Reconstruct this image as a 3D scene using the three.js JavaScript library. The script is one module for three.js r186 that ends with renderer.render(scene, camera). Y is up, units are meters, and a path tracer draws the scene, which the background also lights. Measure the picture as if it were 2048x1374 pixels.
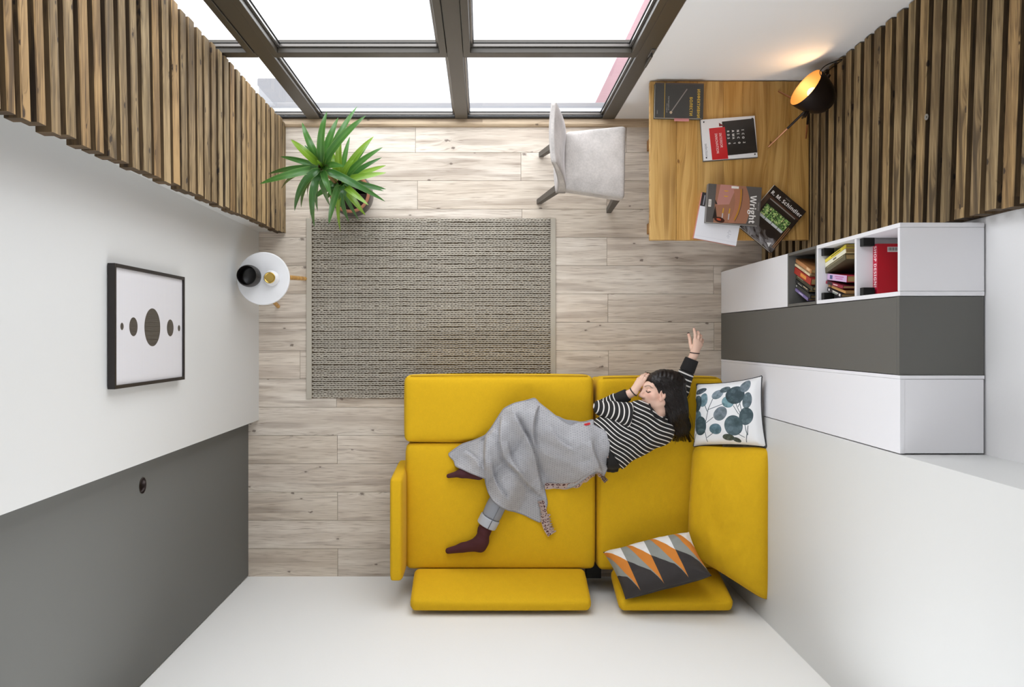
import * as THREE from 'three';
import { RoundedBoxGeometry } from 'three/addons/geometries/RoundedBoxGeometry.js';
import { RectAreaLightUniformsLib } from 'three/addons/lights/RectAreaLightUniformsLib.js';
import { mergeGeometries } from 'three/addons/utils/BufferGeometryUtils.js';

// ------------------------------------------------------------------ camera, sky, exposure
const scene = new THREE.Scene();
const EYE = 4.83, FOCAL = 1594, CU = 965, CV = 675;            // camera height (m), focal length and nadir in the 2048 x 1374 frame
const camera = new THREE.PerspectiveCamera(2 * Math.atan(687 / FOCAL) * 180 / Math.PI, 2048 / 1374, 0.05, 60);
camera.position.set(0, EYE, 0);
camera.up.set(0, 0, -1);
camera.lookAt(0, 0, 0);
camera.setViewOffset(2048, 1374, 1024 - CU, 687 - CV, 2048, 1374);
scene.add(camera);
scene.background = new THREE.Color(0.955, 0.985, 1.03);           // bright overcast sky, the same all round
scene.backgroundIntensity = 1.45;
RectAreaLightUniformsLib.init();                              // daylight at the front window and the added back one: half from the sky itself, half from an even light of the window's size outside the glass
for (const [name, x, y, z, w, h, turn] of [['window_daylight', -0.35, 2.45, -1.78, 3.2, 4.85, Math.PI], ['added_window_daylight', 0.025, 2.425, 1.75, 2.5, 1.5, 0]]) {
  const day = new THREE.RectAreaLight(new THREE.Color(0.955, 0.985, 1.03), 1.3, w, h);
  day.name = name; day.position.set(x, y, z); day.rotation.y = turn; scene.add(day);
}
const renderer = new THREE.WebGLRenderer({ antialias: true });
renderer.shadowMap.enabled = true;
renderer.toneMapping = THREE.LinearToneMapping;
renderer.toneMappingExposure = 1.75;

// ------------------------------------------------------------------ helpers
const rngOf = (s) => () => { s = (s + 0x6d2b79f5) | 0; let t = Math.imul(s ^ (s >>> 15), 1 | s); t = (t + Math.imul(t ^ (t >>> 7), 61 | t)) ^ t; return ((t ^ (t >>> 14)) >>> 0) / 4294967296; };
const V = (x, y, z) => new THREE.Vector3(x, y, z);
const at = (u, v, h) => V((u - CU) * (EYE - h) / FOCAL, h, (v - CV) * (EYE - h) / FOCAL);   // where a sight line meets the level h
const lerp = (a, b, t) => a + (b - a) * t, clamp = (x, a = 0, b = 1) => Math.min(b, Math.max(a, x));
const smooth = (a, b, x) => { const t = clamp((x - a) / (b - a)); return t * t * (3 - 2 * t); };
const taken = {};
function numbered(name) { const n = (taken[name] = (taken[name] ?? -1) + 1); return n ? name + '_' + String(n).padStart(3, '0') : name; }
function mesh(name, geo, mat, parent) {
  const m = new THREE.Mesh(geo, mat);
  m.name = parent && parent !== scene ? name : numbered(name);
  m.castShadow = m.receiveShadow = true;
  (parent ?? scene).add(m);
  return m;
}
function thing(name, label, category, pos = V(0, 0, 0), group) {
  const g = new THREE.Group();
  g.name = numbered(name); g.position.copy(pos);
  g.userData = { label, category };
  if (group) g.userData.group = group;
  scene.add(g);
  return g;
}
function tag(o, label, category, group) { o.userData = { label, category }; if (group) o.userData.group = group; return o; }
function struct(name) { const g = new THREE.Group(); g.name = name; g.userData.kind = 'structure'; scene.add(g); return g; }
const merge = (list) => mergeGeometries(list.map((g) => { const n = g.index ? g.toNonIndexed() : g; for (const k of Object.keys(n.attributes)) if (!['position', 'normal', 'uv'].includes(k)) n.deleteAttribute(k); return n; }));
const box = (x0, x1, y0, y1, z0, z1) => new THREE.BoxGeometry(x1 - x0, y1 - y0, z1 - z0).translate((x0 + x1) / 2, (y0 + y1) / 2, (z0 + z1) / 2);
const rbox = (x0, x1, y0, y1, z0, z1, r, seg = 2) => new RoundedBoxGeometry(x1 - x0, y1 - y0, z1 - z0, seg, r).translate((x0 + x1) / 2, (y0 + y1) / 2, (z0 + z1) / 2);
// uv in metres from the position, looked at along the face's main axis
function boxUV(g, du = 0, dv = 0, swap = false, scale = 1) {
  const p = g.attributes.position, n = g.attributes.normal, uv = new Float32Array(p.count * 2);
  for (let i = 0; i < p.count; i++) {
    const ax = Math.abs(n.getX(i)), ay = Math.abs(n.getY(i)), az = Math.abs(n.getZ(i));
    let a, b;
    if (ay >= ax && ay >= az) { a = p.getX(i); b = -p.getZ(i); } else if (ax >= az) { a = p.getZ(i); b = p.getY(i); } else { a = p.getX(i); b = p.getY(i); }
    if (swap) [a, b] = [b, a];
    uv[i * 2] = a * scale + du; uv[i * 2 + 1] = b * scale + dv;
  }
  g.setAttribute('uv', new THREE.BufferAttribute(uv, 2));
  return g;
}
function rod(a, b, r1, r2 = r1, seg = 12) {                       // a tapered round bar from a to b
  const d = b.clone().sub(a), g = new THREE.CylinderGeometry(r2, r1, d.length(), seg);
  g.applyQuaternion(new THREE.Quaternion().setFromUnitVectors(V(0, 1, 0), d.normalize()));
  return g.translate((a.x + b.x) / 2, (a.y + b.y) / 2, (a.z + b.z) / 2);
}
function wire(points, r, seg = 40, round = 6, closed = false) { return new THREE.TubeGeometry(new THREE.CatmullRomCurve3(points, closed), seg, r, round, closed); }
function loft(a, b) {                                             // two rings of equal count joined by walls, ends closed (flat faces)
  const n = a.length, pos = [];
  const tri = (p, q, r) => pos.push(...p, ...q, ...r);
  for (let i = 0; i < n; i++) { const j = (i + 1) % n; tri(a[i], a[j], b[j]); tri(a[i], b[j], b[i]); }
  for (let i = 1; i + 1 < n; i++) { tri(a[0], a[i + 1], a[i]); tri(b[0], b[i], b[i + 1]); }
  const g = new THREE.BufferGeometry();
  g.setAttribute('position', new THREE.Float32BufferAttribute(pos, 3));
  g.computeVertexNormals();
  return g;
}
// surface of f = 0 inside a box, f negative inside the body (naive surface nets); normals from f itself
function blobMesh(f, lo, hi, c) {
  const n = [0, 1, 2].map((k) => Math.ceil((hi.getComponent(k) - lo.getComponent(k)) / c) + 1), [nx, ny, nz] = n;
  const val = new Float32Array(nx * ny * nz), id = new Int32Array(nx * ny * nz).fill(-1);
  let o = 0;
  for (let k = 0; k < nz; k++) for (let j = 0; j < ny; j++) for (let i = 0; i < nx; i++) val[o++] = f(lo.x + i * c, lo.y + j * c, lo.z + k * c);
  const pos = [], nor = [], idx = [], sx = 1, sy = nx, sz = nx * ny, corner = [0, sx, sy, sx + sy, sz, sx + sz, sy + sz, sx + sy + sz];
  const edges = [[0, 1], [2, 3], [4, 5], [6, 7], [0, 2], [1, 3], [4, 6], [5, 7], [0, 4], [1, 5], [2, 6], [3, 7]];
  const bit = (q) => [q & 1, (q >> 1) & 1, (q >> 2) & 1];
  for (let k = 0; k + 1 < nz; k++) for (let j = 0; j + 1 < ny; j++) for (let i = 0; i + 1 < nx; i++) {
    const at0 = i + j * sy + k * sz;
    let mask = 0;
    for (let q = 0; q < 8; q++) if (val[at0 + corner[q]] < 0) mask |= 1 << q;
    if (mask === 0 || mask === 255) continue;
    let x = 0, y = 0, z = 0, m = 0;
    for (const [p, q] of edges) {
      if (((mask >> p) & 1) === ((mask >> q) & 1)) continue;
      const a = val[at0 + corner[p]], b = val[at0 + corner[q]], t = a / (a - b), P = bit(p), Q = bit(q);
      x += lerp(P[0], Q[0], t); y += lerp(P[1], Q[1], t); z += lerp(P[2], Q[2], t); m++;
    }
    x = lo.x + (i + x / m) * c; y = lo.y + (j + y / m) * c; z = lo.z + (k + z / m) * c;
    const e = c * 0.4, g = V(f(x + e, y, z) - f(x - e, y, z), f(x, y + e, z) - f(x, y - e, z), f(x, y, z + e) - f(x, y, z - e)).normalize();
    id[at0] = pos.length / 3; pos.push(x, y, z); nor.push(g.x, g.y, g.z);
  }
  const quad = (a, b, d, e, flip) => { if (a < 0 || b < 0 || d < 0 || e < 0) return; flip ? idx.push(a, d, b, a, e, d) : idx.push(a, b, d, a, d, e); };
  for (let k = 0; k + 1 < nz; k++) for (let j = 0; j + 1 < ny; j++) for (let i = 0; i + 1 < nx; i++) {
    const q = i + j * sy + k * sz, s = val[q] < 0;
    if (j && k && s !== val[q + sx] < 0) quad(id[q - sy - sz], id[q - sz], id[q], id[q - sy], !s);
    if (i && k && s !== val[q + sy] < 0) quad(id[q - sx - sz], id[q - sx], id[q], id[q - sz], !s);
    if (i && j && s !== val[q + sz] < 0) quad(id[q - sx - sy], id[q - sy], id[q], id[q - sx], !s);
  }
  const g = new THREE.BufferGeometry();
  g.setAttribute('position', new THREE.Float32BufferAttribute(pos, 3));
  g.setAttribute('normal', new THREE.Float32BufferAttribute(nor, 3));
  g.setIndex(idx);
  return g;
}

// ------------------------------------------------------------------ noise and textures
function noiseOf(seed) {
  const r = rngOf(seed), T = new Float32Array(65536);
  for (let i = 0; i < 65536; i++) T[i] = r();
  const n2 = (x, y) => {                                          // value noise 0..1, repeats every 256
    const xi = Math.floor(x), yi = Math.floor(y), fx = x - xi, fy = y - yi, sx = fx * fx * (3 - 2 * fx), sy = fy * fy * (3 - 2 * fy);
    const a = xi & 255, b = (xi + 1) & 255, c = (yi & 255) << 8, d = ((yi + 1) & 255) << 8;
    return lerp(lerp(T[a + c], T[b + c], sx), lerp(T[a + d], T[b + d], sx), sy);
  };
  const fbm = (x, y, o = 4) => { let s = 0, a = 0.5, t = 0; for (let i = 0; i < o; i++) { s += a * n2(x, y); t += a; x = x * 2.03 + 17.1; y = y * 2.03 + 9.7; a *= 0.5; } return s / t; };
  return { n2, fbm };
}
const NZ = noiseOf(11);
function dataTex(w, h, paint, srgb = true, rx = 1, ry = 1) {      // paint(x 0..1, y 0..1) gives [r, g, b] 0..255
  const d = new Uint8Array(w * h * 4);
  for (let y = 0, o = 0; y < h; y++) for (let x = 0; x < w; x++, o += 4) { const c = paint(x / w, y / h, x, y); d[o] = clamp(c[0], 0, 255); d[o + 1] = clamp(c[1], 0, 255); d[o + 2] = clamp(c[2], 0, 255); d[o + 3] = 255; }
  const t = new THREE.DataTexture(d, w, h, THREE.RGBAFormat);
  t.magFilter = t.minFilter = THREE.LinearFilter; t.wrapS = t.wrapT = THREE.RepeatWrapping; t.repeat.set(rx, ry);
  if (srgb) t.colorSpace = THREE.SRGBColorSpace;
  t.needsUpdate = true;
  return t;
}
function canvasTex(w, h, draw) {
  const c = document.createElement('canvas');
  c.width = w; c.height = h;
  const x = c.getContext('2d');
  draw(x, w, h);
  const t = new THREE.CanvasTexture(c);
  t.colorSpace = THREE.SRGBColorSpace; t.wrapS = t.wrapT = THREE.RepeatWrapping;
  return t;
}
const mix3 = (a, b, t) => [lerp(a[0], b[0], t), lerp(a[1], b[1], t), lerp(a[2], b[2], t)];
// Wood seen from the side: grain along x. size in metres; knots are [x, y, r] in metres.
function woodTex(w, h, mx, my, o) {
  const N = noiseOf(o.seed), r = rngOf(o.seed + 5), knots = [];
  for (let i = 0; i < o.knots; i++) knots.push([r() * mx, r() * my, o.knotR * (0.5 + r())]);
  const wrap = (d, m) => d - Math.round(d / m) * m;
  return dataTex(w, h, (fx, fy) => {
    const x = fx * mx, y = fy * my;
    let bend = 0, dark = 0;
    for (const [kx, ky, kr] of knots) {
      const dx = wrap(x - kx, mx), dy = wrap(y - ky, my), ex = dx / (kr * 4), ey = dy / (kr * 1.6), q = ex * ex + ey * ey;
      if (q > 9) continue;
      bend += Math.sign(dy) * kr * 1.3 * Math.exp(-q);
      const k = Math.sqrt((dx * dx) / (kr * kr * 1.9) + (dy * dy) / (kr * kr * 0.45)) + (N.fbm(x * 90, y * 90, 2) - 0.5) * 1.1;
      dark = Math.max(dark, smooth(1.1, 0.35, k), 0.4 * Math.exp(-k * 0.8) * N.n2(x * 40, y * 120));
    }
    const yy = y + bend + (N.fbm(x * 1.3, y * 5, 3) - 0.5) * o.warp;
    const ring = N.fbm(x * 1.1 + 3, yy * o.ring, 3), fine = N.fbm(x * o.fineX, yy * o.fineY, 3), blot = N.fbm(x * 3 + 7, y * 9, 3);
    const line = smooth(0.62, 0.76, N.n2(x * 2.1, yy * o.ring * 1.7)) * N.n2(x * 6, yy * 30);
    let t = clamp(0.5 + (ring - 0.5) * o.cRing + (fine - 0.5) * o.cFine + (blot - 0.5) * o.cBlot);
    let c = mix3(o.light, o.mid, t);
    c = mix3(c, o.dark, clamp(line * o.cLine + smooth(0.62, 0.9, fine) * o.cPore));
    return mix3(c, o.knot, clamp(dark * o.cKnot));
  });
}
const std = (o) => new THREE.MeshStandardMaterial({ roughness: 0.6, ...o });
const phys = (o) => new THREE.MeshPhysicalMaterial({ roughness: 0.6, ...o });
const repeatOf = (t, rx, ry, ox = 0, oy = 0, rot = 0) => { const c = t.clone(); c.repeat.set(rx, ry); c.offset.set(ox, oy); c.rotation = rot; c.needsUpdate = true; return c; };

const plasterBump = dataTex(512, 512, (x, y) => { const v = 90 + 90 * NZ.fbm(x * 64, y * 64, 3) + 40 * NZ.fbm(x * 16, y * 16, 2); return [v, v, v]; }, false);
const weave = dataTex(256, 256, (x, y, i, j) => { const a = Math.sin(i * Math.PI / 4) * ((j >> 2) & 1 ? 1 : -1), n = NZ.n2(i * 0.9, j * 0.9); const v = 128 + 46 * a + 80 * (n - 0.5); return [v, v, v]; }, false);
const floorMap = woodTex(2048, 1024, 2.6, 0.69, { seed: 3, knots: 26, knotR: 0.010, warp: 0.05, ring: 26, fineX: 13, fineY: 230, cRing: 0.8, cFine: 1.25, cBlot: 0.9, cLine: 0.55, cPore: 0.45, cKnot: 0.7, light: [224, 215, 203], mid: [199, 187, 173], dark: [150, 136, 124], knot: [98, 86, 78] });
const slatMap = woodTex(1024, 1024, 1.1, 0.6, { seed: 8, knots: 24, knotR: 0.011, warp: 0.04, ring: 50, fineX: 14, fineY: 260, cRing: 1.3, cFine: 1.3, cBlot: 2.0, cLine: 0.7, cPore: 0.5, cKnot: 0.95, light: [168, 143, 103], mid: [112, 91, 59], dark: [70, 55, 34], knot: [48, 34, 20] });
const oakMap = woodTex(1024, 1024, 1.0, 0.8, { seed: 21, knots: 3, knotR: 0.010, warp: 0.10, ring: 40, fineX: 6, fineY: 260, cRing: 1.6, cFine: 0.9, cBlot: 0.8, cLine: 0.65, cPore: 0.25, cKnot: 0.6, light: [202, 163, 100], mid: [172, 130, 68], dark: [134, 96, 48], knot: [92, 58, 28] });
floorMap.repeat.set(1 / 2.6, 1 / 0.69); slatMap.repeat.set(1 / 1.1, 1 / 0.6); oakMap.repeat.set(1, 1 / 0.8);

const white = phys({ color: 0xcfcfcd, roughness: 0.42, bumpMap: repeatOf(plasterBump, 1, 1), bumpScale: 0.0004, specularIntensity: 0.7 });
const whiteMatt = std({ color: 0xe9e8e5, roughness: 0.75, bumpMap: repeatOf(plasterBump, 2, 2), bumpScale: 0.0005 });
const whiteFresh = std({ color: 0xf1f0ef, roughness: 0.75, bumpMap: repeatOf(plasterBump, 2, 2), bumpScale: 0.0005 }), whiteGrey = std({ color: 0xd9d8d8, roughness: 0.7, bumpMap: repeatOf(plasterBump, 2, 2), bumpScale: 0.0005 });
const laminate = std({ color: 0xdedde0, roughness: 0.45 });
const darkLaminate = std({ color: 0x5a5955, roughness: 0.5 });
const doorGrey = std({ color: 0x63635f, roughness: 0.78 });

// ------------------------------------------------------------------ the room
const ZN = -1.318, ZS = 1.448, XL = -1.355, XD = -1.418, XR = 1.745, XB = 1.445, TOP = 5.3;
const slatMats = [[1, 1, 1], [1.12, 1.08, 1.0], [0.86, 0.86, 0.86], [0.98, 1.02, 1.06], [1.08, 0.97, 0.82], [0.78, 0.76, 0.74]].map(([r, g, b]) => std({ map: slatMap, color: new THREE.Color(r * 0.98, g * 0.98, b * 0.98), roughness: 0.72, bumpMap: slatMap, bumpScale: 0.002 }));
const slatSide = std({ map: slatMap, color: new THREE.Color(0.30, 0.26, 0.22), roughness: 0.85 });   // rough dark-stained sides, darkened further in the colour to deepen the shaded gaps
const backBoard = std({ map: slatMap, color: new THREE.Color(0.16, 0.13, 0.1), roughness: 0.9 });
{ // floor: laminate planks, each on its own
  const floor = struct('floor');
  mesh('subfloor', box(-1.65, 2.0, -0.15, -0.012, ZN - 0.02, 1.6), std({ color: 0x3c342c, roughness: 0.9 }), floor);
  const rows = [[248.4, [831, 1253]], [305, [1042]], [361.6, [835, 1214]], [418.2, [620, 1044]], [474.8, [790, 1214]], [531.4, [1000, 1427]], [588, [790, 1216]], [644.6, [1005, 1428]], [701.2, [600, 1217]], [757.8, [673, 1090]], [814.4, [880, 1300]], [871, [674.5, 1095]], [927.6, [880, 1300]], [984.2, [675, 1095]], [1040.8, [880, 1300]], [1097.4, [675.5, 1095]]];
  const r = rngOf(4), mats = [0, 1, 2, 3].map((i) => phys({ map: floorMap, color: new THREE.Color(...[[1, 1, 1], [0.95, 0.94, 0.93], [1.04, 1.03, 1.02], [0.98, 0.96, 0.93]][i]), roughness: 0.52, specularIntensity: 0.35 }));
  let n = 0;
  for (const [v, cuts] of rows) {
    const z0 = (v - CV) / 330, z1 = z0 + 56.6 / 330, ends = [-1.62, ...cuts.map((u) => (u - CU) / 330), 1.9];
    for (let i = 0; i + 1 < ends.length; i++) {
      const g = rbox(ends[i] + 0.0007, ends[i + 1] - 0.0007, -0.012, 0, Math.max(z0, ZN + 0.02) + 0.0007, Math.min(z1, ZS + 0.05) - 0.0007, 0.0016, 1);
      boxUV(g, -ends[i] + r() * Math.max(0, 2.55 - ends[i + 1] + ends[i]), Math.floor(r() * 4) * 0.1725 + z1 + 0.0005);
      mesh('plank', g, mats[n++ % 4 === 0 ? Math.floor(r() * 4) : Math.floor(r() * 4)], floor);
    }
  }
}
// a slat: lies along z on a side wall; hA at its south end zA, hB at its north end zB, height t, from the backing xb to its face xf
function slat(parent, mat, xb, xf, zA, zB, hA, hB, t, r) {
  const c = 0.003 * Math.sign(xf - xb), q = 0.003, rings = [[zA, hA], [zB, hB]].map(([z, h]) => {
    const ring = [[xb, h], [xf - c, h], [xf, h + q], [xf, h + t - q], [xf - c, h + t], [xb, h + t]].map(([x, y]) => [x, y, z]);
    return xf < xb ? ring.reverse() : ring;
  });
  const g = boxUV(loft(rings[1], rings[0]), -Math.min(zA, zB) + r() * 0.3, -hA + 0.02 + r() * 0.5), n = g.attributes.normal;
  const uv = g.attributes.uv, ps = g.attributes.position, du = -Math.min(zA, zB) + r() * 0.3, dv = r() * 0.4;
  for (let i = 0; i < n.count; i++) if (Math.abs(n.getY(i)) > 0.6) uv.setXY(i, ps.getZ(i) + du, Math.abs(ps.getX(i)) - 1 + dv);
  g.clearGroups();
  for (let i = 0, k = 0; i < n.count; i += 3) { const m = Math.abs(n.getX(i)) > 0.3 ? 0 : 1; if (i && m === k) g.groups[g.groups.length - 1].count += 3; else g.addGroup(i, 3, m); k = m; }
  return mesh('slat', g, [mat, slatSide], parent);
}
const SW = [-1.15, 1.20, 1.75, 3.1];
const heightAt = (u, x) => EYE - FOCAL * x / (u - CU);
{ // left: white panel wall, slats on a raised white box at its window end, grey sliding door behind the panel's other end
  const w = struct('wall_left'), r = rngOf(31);
  mesh('panel', boxUV(box(-1.75, XL, 0, TOP, ZN - 0.2, 0.5), 0, 0), white, w);
  const edge = [[CU + 0, 0]];
  mesh('panel', boxUV(box(XL, -1.245, 0, 4.3, ZN + 0.002, -0.64), 0, 0), white, w);
  mesh('backing', boxUV(box(-1.246, -1.238, 0.004, 4.3, ZN + 0.004, -0.63), 0, 0), backBoard, w);
  mesh('panel', boxUV(box(-1.75, -1.48, 0, TOP, 0.5, ZS + 0.2), 0, 0), doorGrey, w);
  const fronts = [[-46, -30], [-15.5, 2.5], [15.7, 32.3], [44.5, 62.9], [76, 93.4], [105.6, 123], [135, 153.7], [165, 182.5], [193.8, 208.7], [219, 234.8], [244.5, 258.4], [267, 280], [289, 304.4], [310.6, 322.8], [330.4, 342.7], [348.8, 361], [365.6, 376.3], [380.9, 392.2], [397.7, 407.1], [411.4, 421.2], [426.2, 434], [439.2, 446.6], [451, 459.4], [462.5, 470.4], [475, 482.4], [486.4, 493], [495, 503], [504.5, 512.4], [516.3, 522.2], [524.6, 531.4], [534.4, 540], [543.7, 549.5], [551.8, 556.4], [558, 565.4], [566.6, 571.8]];
  const xf = -1.191;
  for (const [u0, u1] of fronts) {
    const top = heightAt(u0, xf), low = Math.max(0.003, heightAt(u1, xf)), k = EYE / (EYE - low), zA = lerp(-0.628, -0.575, low / 2.6) + (r() - 0.5) * 0.012, zB = ZN + 0.015 + r() * 0.012, slope = 0.055 * clamp((k - 1) / 0.8);
    slat(w, slatMats[Math.floor(r() * slatMats.length)], -1.239, xf, zA, zB, low, low + slope * (zA - zB), Math.max(0.02, top - low), r);
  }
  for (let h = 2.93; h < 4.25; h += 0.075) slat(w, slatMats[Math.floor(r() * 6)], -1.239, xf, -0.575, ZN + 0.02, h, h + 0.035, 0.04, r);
}
{ // the sliding door, with its round finger pull cut in
  const d = struct('door_1'), k = (CU - 285) / (CU - 497), h = EYE * (1 - 1 / k), z = (971 - CV) / (330 * k);
  const s = new THREE.Shape([new THREE.Vector2(-1.44, 0.004), new THREE.Vector2(-0.46, 0.004), new THREE.Vector2(-0.46, 4.2), new THREE.Vector2(-1.44, 4.2)]), hole = new THREE.Path();
  hole.absarc(-z, h, 0.032, 0, Math.PI * 2, true); s.holes.push(hole);
  const g = new THREE.ExtrudeGeometry(s, { depth: 0.035, bevelEnabled: true, bevelSize: 0.0015, bevelThickness: 0.0015, bevelSegments: 1, curveSegments: 32 });
  g.rotateY(Math.PI / 2).translate(XD - 0.0365, 0, 0);
  mesh('door_leaf', boxUV(g), doorGrey, d);
  const cup = new THREE.LatheGeometry([[0.0005, -0.022], [0.029, -0.022], [0.0315, -0.018], [0.0315, 0.0005], [0.034, 0.0005], [0.034, 0.0016], [0.030, 0.0016], [0.0295, -0.016], [0.0005, -0.0165]].map((p) => new THREE.Vector2(...p)), 40);
  cup.rotateZ(-Math.PI / 2).translate(XD + 0.0005, h, z);
  mesh('finger_pull', cup, std({ color: 0x2a1f1c, roughness: 0.35, metalness: 0.6 }), d);
  mesh('door_rail', box(-1.475, XD + 0.004, 4.2, 4.26, 0.42, ZS), doorGrey, d);
}
{ // back (bottom of the picture) and the white block on the right
  const b = struct('wall_back');
  // a high window above the sofa, out of the picture: added to light the wall beside the big window
  for (const [x0, x1, y0, y1] of [[-1.75, 2.1, -0.15, SW[2]], [-1.75, 2.1, SW[3], TOP], [-1.75, SW[0], SW[2], SW[3]], [SW[1], 2.1, SW[2], SW[3]]]) mesh('panel', boxUV(box(x0, x1, y0, y1, ZS, ZS + 0.2)), whiteMatt, b);
  const w = struct('wall_right'), r = rngOf(77);
  mesh('panel', boxUV(box(XR, XR + 0.25, -0.15, TOP, ZN - 0.2, ZS + 0.2)), whiteGrey, w);
  mesh('panel', boxUV(rbox(XB, XR + 0.02, 0, TOP - 0.002, 0.4065, ZS + 0.02, 0.002, 1)), white, w);
  const xAt = (z) => 1.675 - 0.0 * z;
  mesh('backing', boxUV(box(1.735, XR + 0.01, 0.004, 4.4, ZN + 0.002, -0.418)), backBoard, w);
  const fronts = [[1484, 1491], [1497, 1504], [1510, 1517], [1523, 1530], [1536, 1543], [1549.5, 1556.5], [1563, 1570], [1576.5, 1583.5], [1590, 1597.5], [1604, 1611.5], [1614.4, 1620.4], [1625, 1634.3], [1639.9, 1648.3], [1654.5, 1664], [1670.2, 1680.3], [1687, 1697], [1703.3, 1715], [1722.4, 1734.8], [1741.3, 1753.9], [1762.3, 1774.6], [1783.6, 1797], [1806.4, 1819.6], [1829.2, 1845], [1854.5, 1871.3], [1881.5, 1899.4], [1910, 1929], [1941, 1960], [1971.3, 1993.2], [2005, 2029], [2041.5, 2066], [2079, 2104]];
  const xf = 1.68;
  for (const [u0, u1] of fronts) {
    const low = Math.max(0.004, heightAt(u0, xf)), top = heightAt(u1, xf);
    if (top < 0.03) continue;
    const k = EYE / (EYE - low), zA = -0.419 + (u0 > 1960 ? (r() - 0.5) * 0.014 : 0), zB = ZN + 0.006, slope = 0.06 * clamp((k - 1) / 0.6), zRef = -0.55;
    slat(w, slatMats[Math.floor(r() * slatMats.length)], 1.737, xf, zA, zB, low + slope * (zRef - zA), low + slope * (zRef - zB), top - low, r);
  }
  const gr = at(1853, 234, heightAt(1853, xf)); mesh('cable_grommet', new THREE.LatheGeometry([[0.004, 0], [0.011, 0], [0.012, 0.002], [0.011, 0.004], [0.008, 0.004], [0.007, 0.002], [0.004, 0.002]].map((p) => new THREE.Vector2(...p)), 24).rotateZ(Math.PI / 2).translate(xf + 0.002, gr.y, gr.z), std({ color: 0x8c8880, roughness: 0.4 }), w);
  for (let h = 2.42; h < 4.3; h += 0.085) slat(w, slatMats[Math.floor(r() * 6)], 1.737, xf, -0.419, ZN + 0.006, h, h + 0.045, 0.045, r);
}
{ // ceiling
  const c = struct('ceiling');
  mesh('slab', boxUV(box(-1.75, 2.0, TOP, TOP + 0.2, ZN - 0.25, ZS + 0.2)), whiteMatt, c);
}
// window wall: wall to the right of the window and above it, baseboard, dark frames with glass, sill and a red wall outside
const WTOP = 4.75, wx = [-1.46, -1.015, -0.127, 0.758];
{
  const w = struct('wall_front');
  mesh('panel', boxUV(box(0.797, XR + 0.01, -0.15, TOP, ZN - 0.2, ZN)), whiteFresh, w);
  mesh('panel', boxUV(box(-1.75, 0.797, WTOP, TOP, ZN - 0.2, ZN)), whiteMatt, w);
  mesh('panel', boxUV(box(-1.75, -1.42, 0, WTOP, ZN - 0.2, ZN)), whiteMatt, w);
  mesh('panel', boxUV(box(-1.75, 0.797, -2.5, 0.002, ZN - 0.1, ZN + 0.02)), whiteMatt, w);
  const base = struct('baseboard_front'), tan = std({ map: floorMap, color: new THREE.Color(0.86, 0.74, 0.58), roughness: 0.5 });
  const strip = loft([[-1.36, 0, ZN], [-1.36, 0, ZN + 0.044], [-1.36, 0.02, ZN + 0.040], [-1.36, 0.028, ZN + 0.03], [-1.36, 0.028, ZN]].reverse(), [[1.74, 0, ZN], [1.74, 0, ZN + 0.044], [1.74, 0.02, ZN + 0.040], [1.74, 0.028, ZN + 0.03], [1.74, 0.028, ZN]].reverse());
  mesh('moulding', boxUV(strip), tan, base);
}
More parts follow.
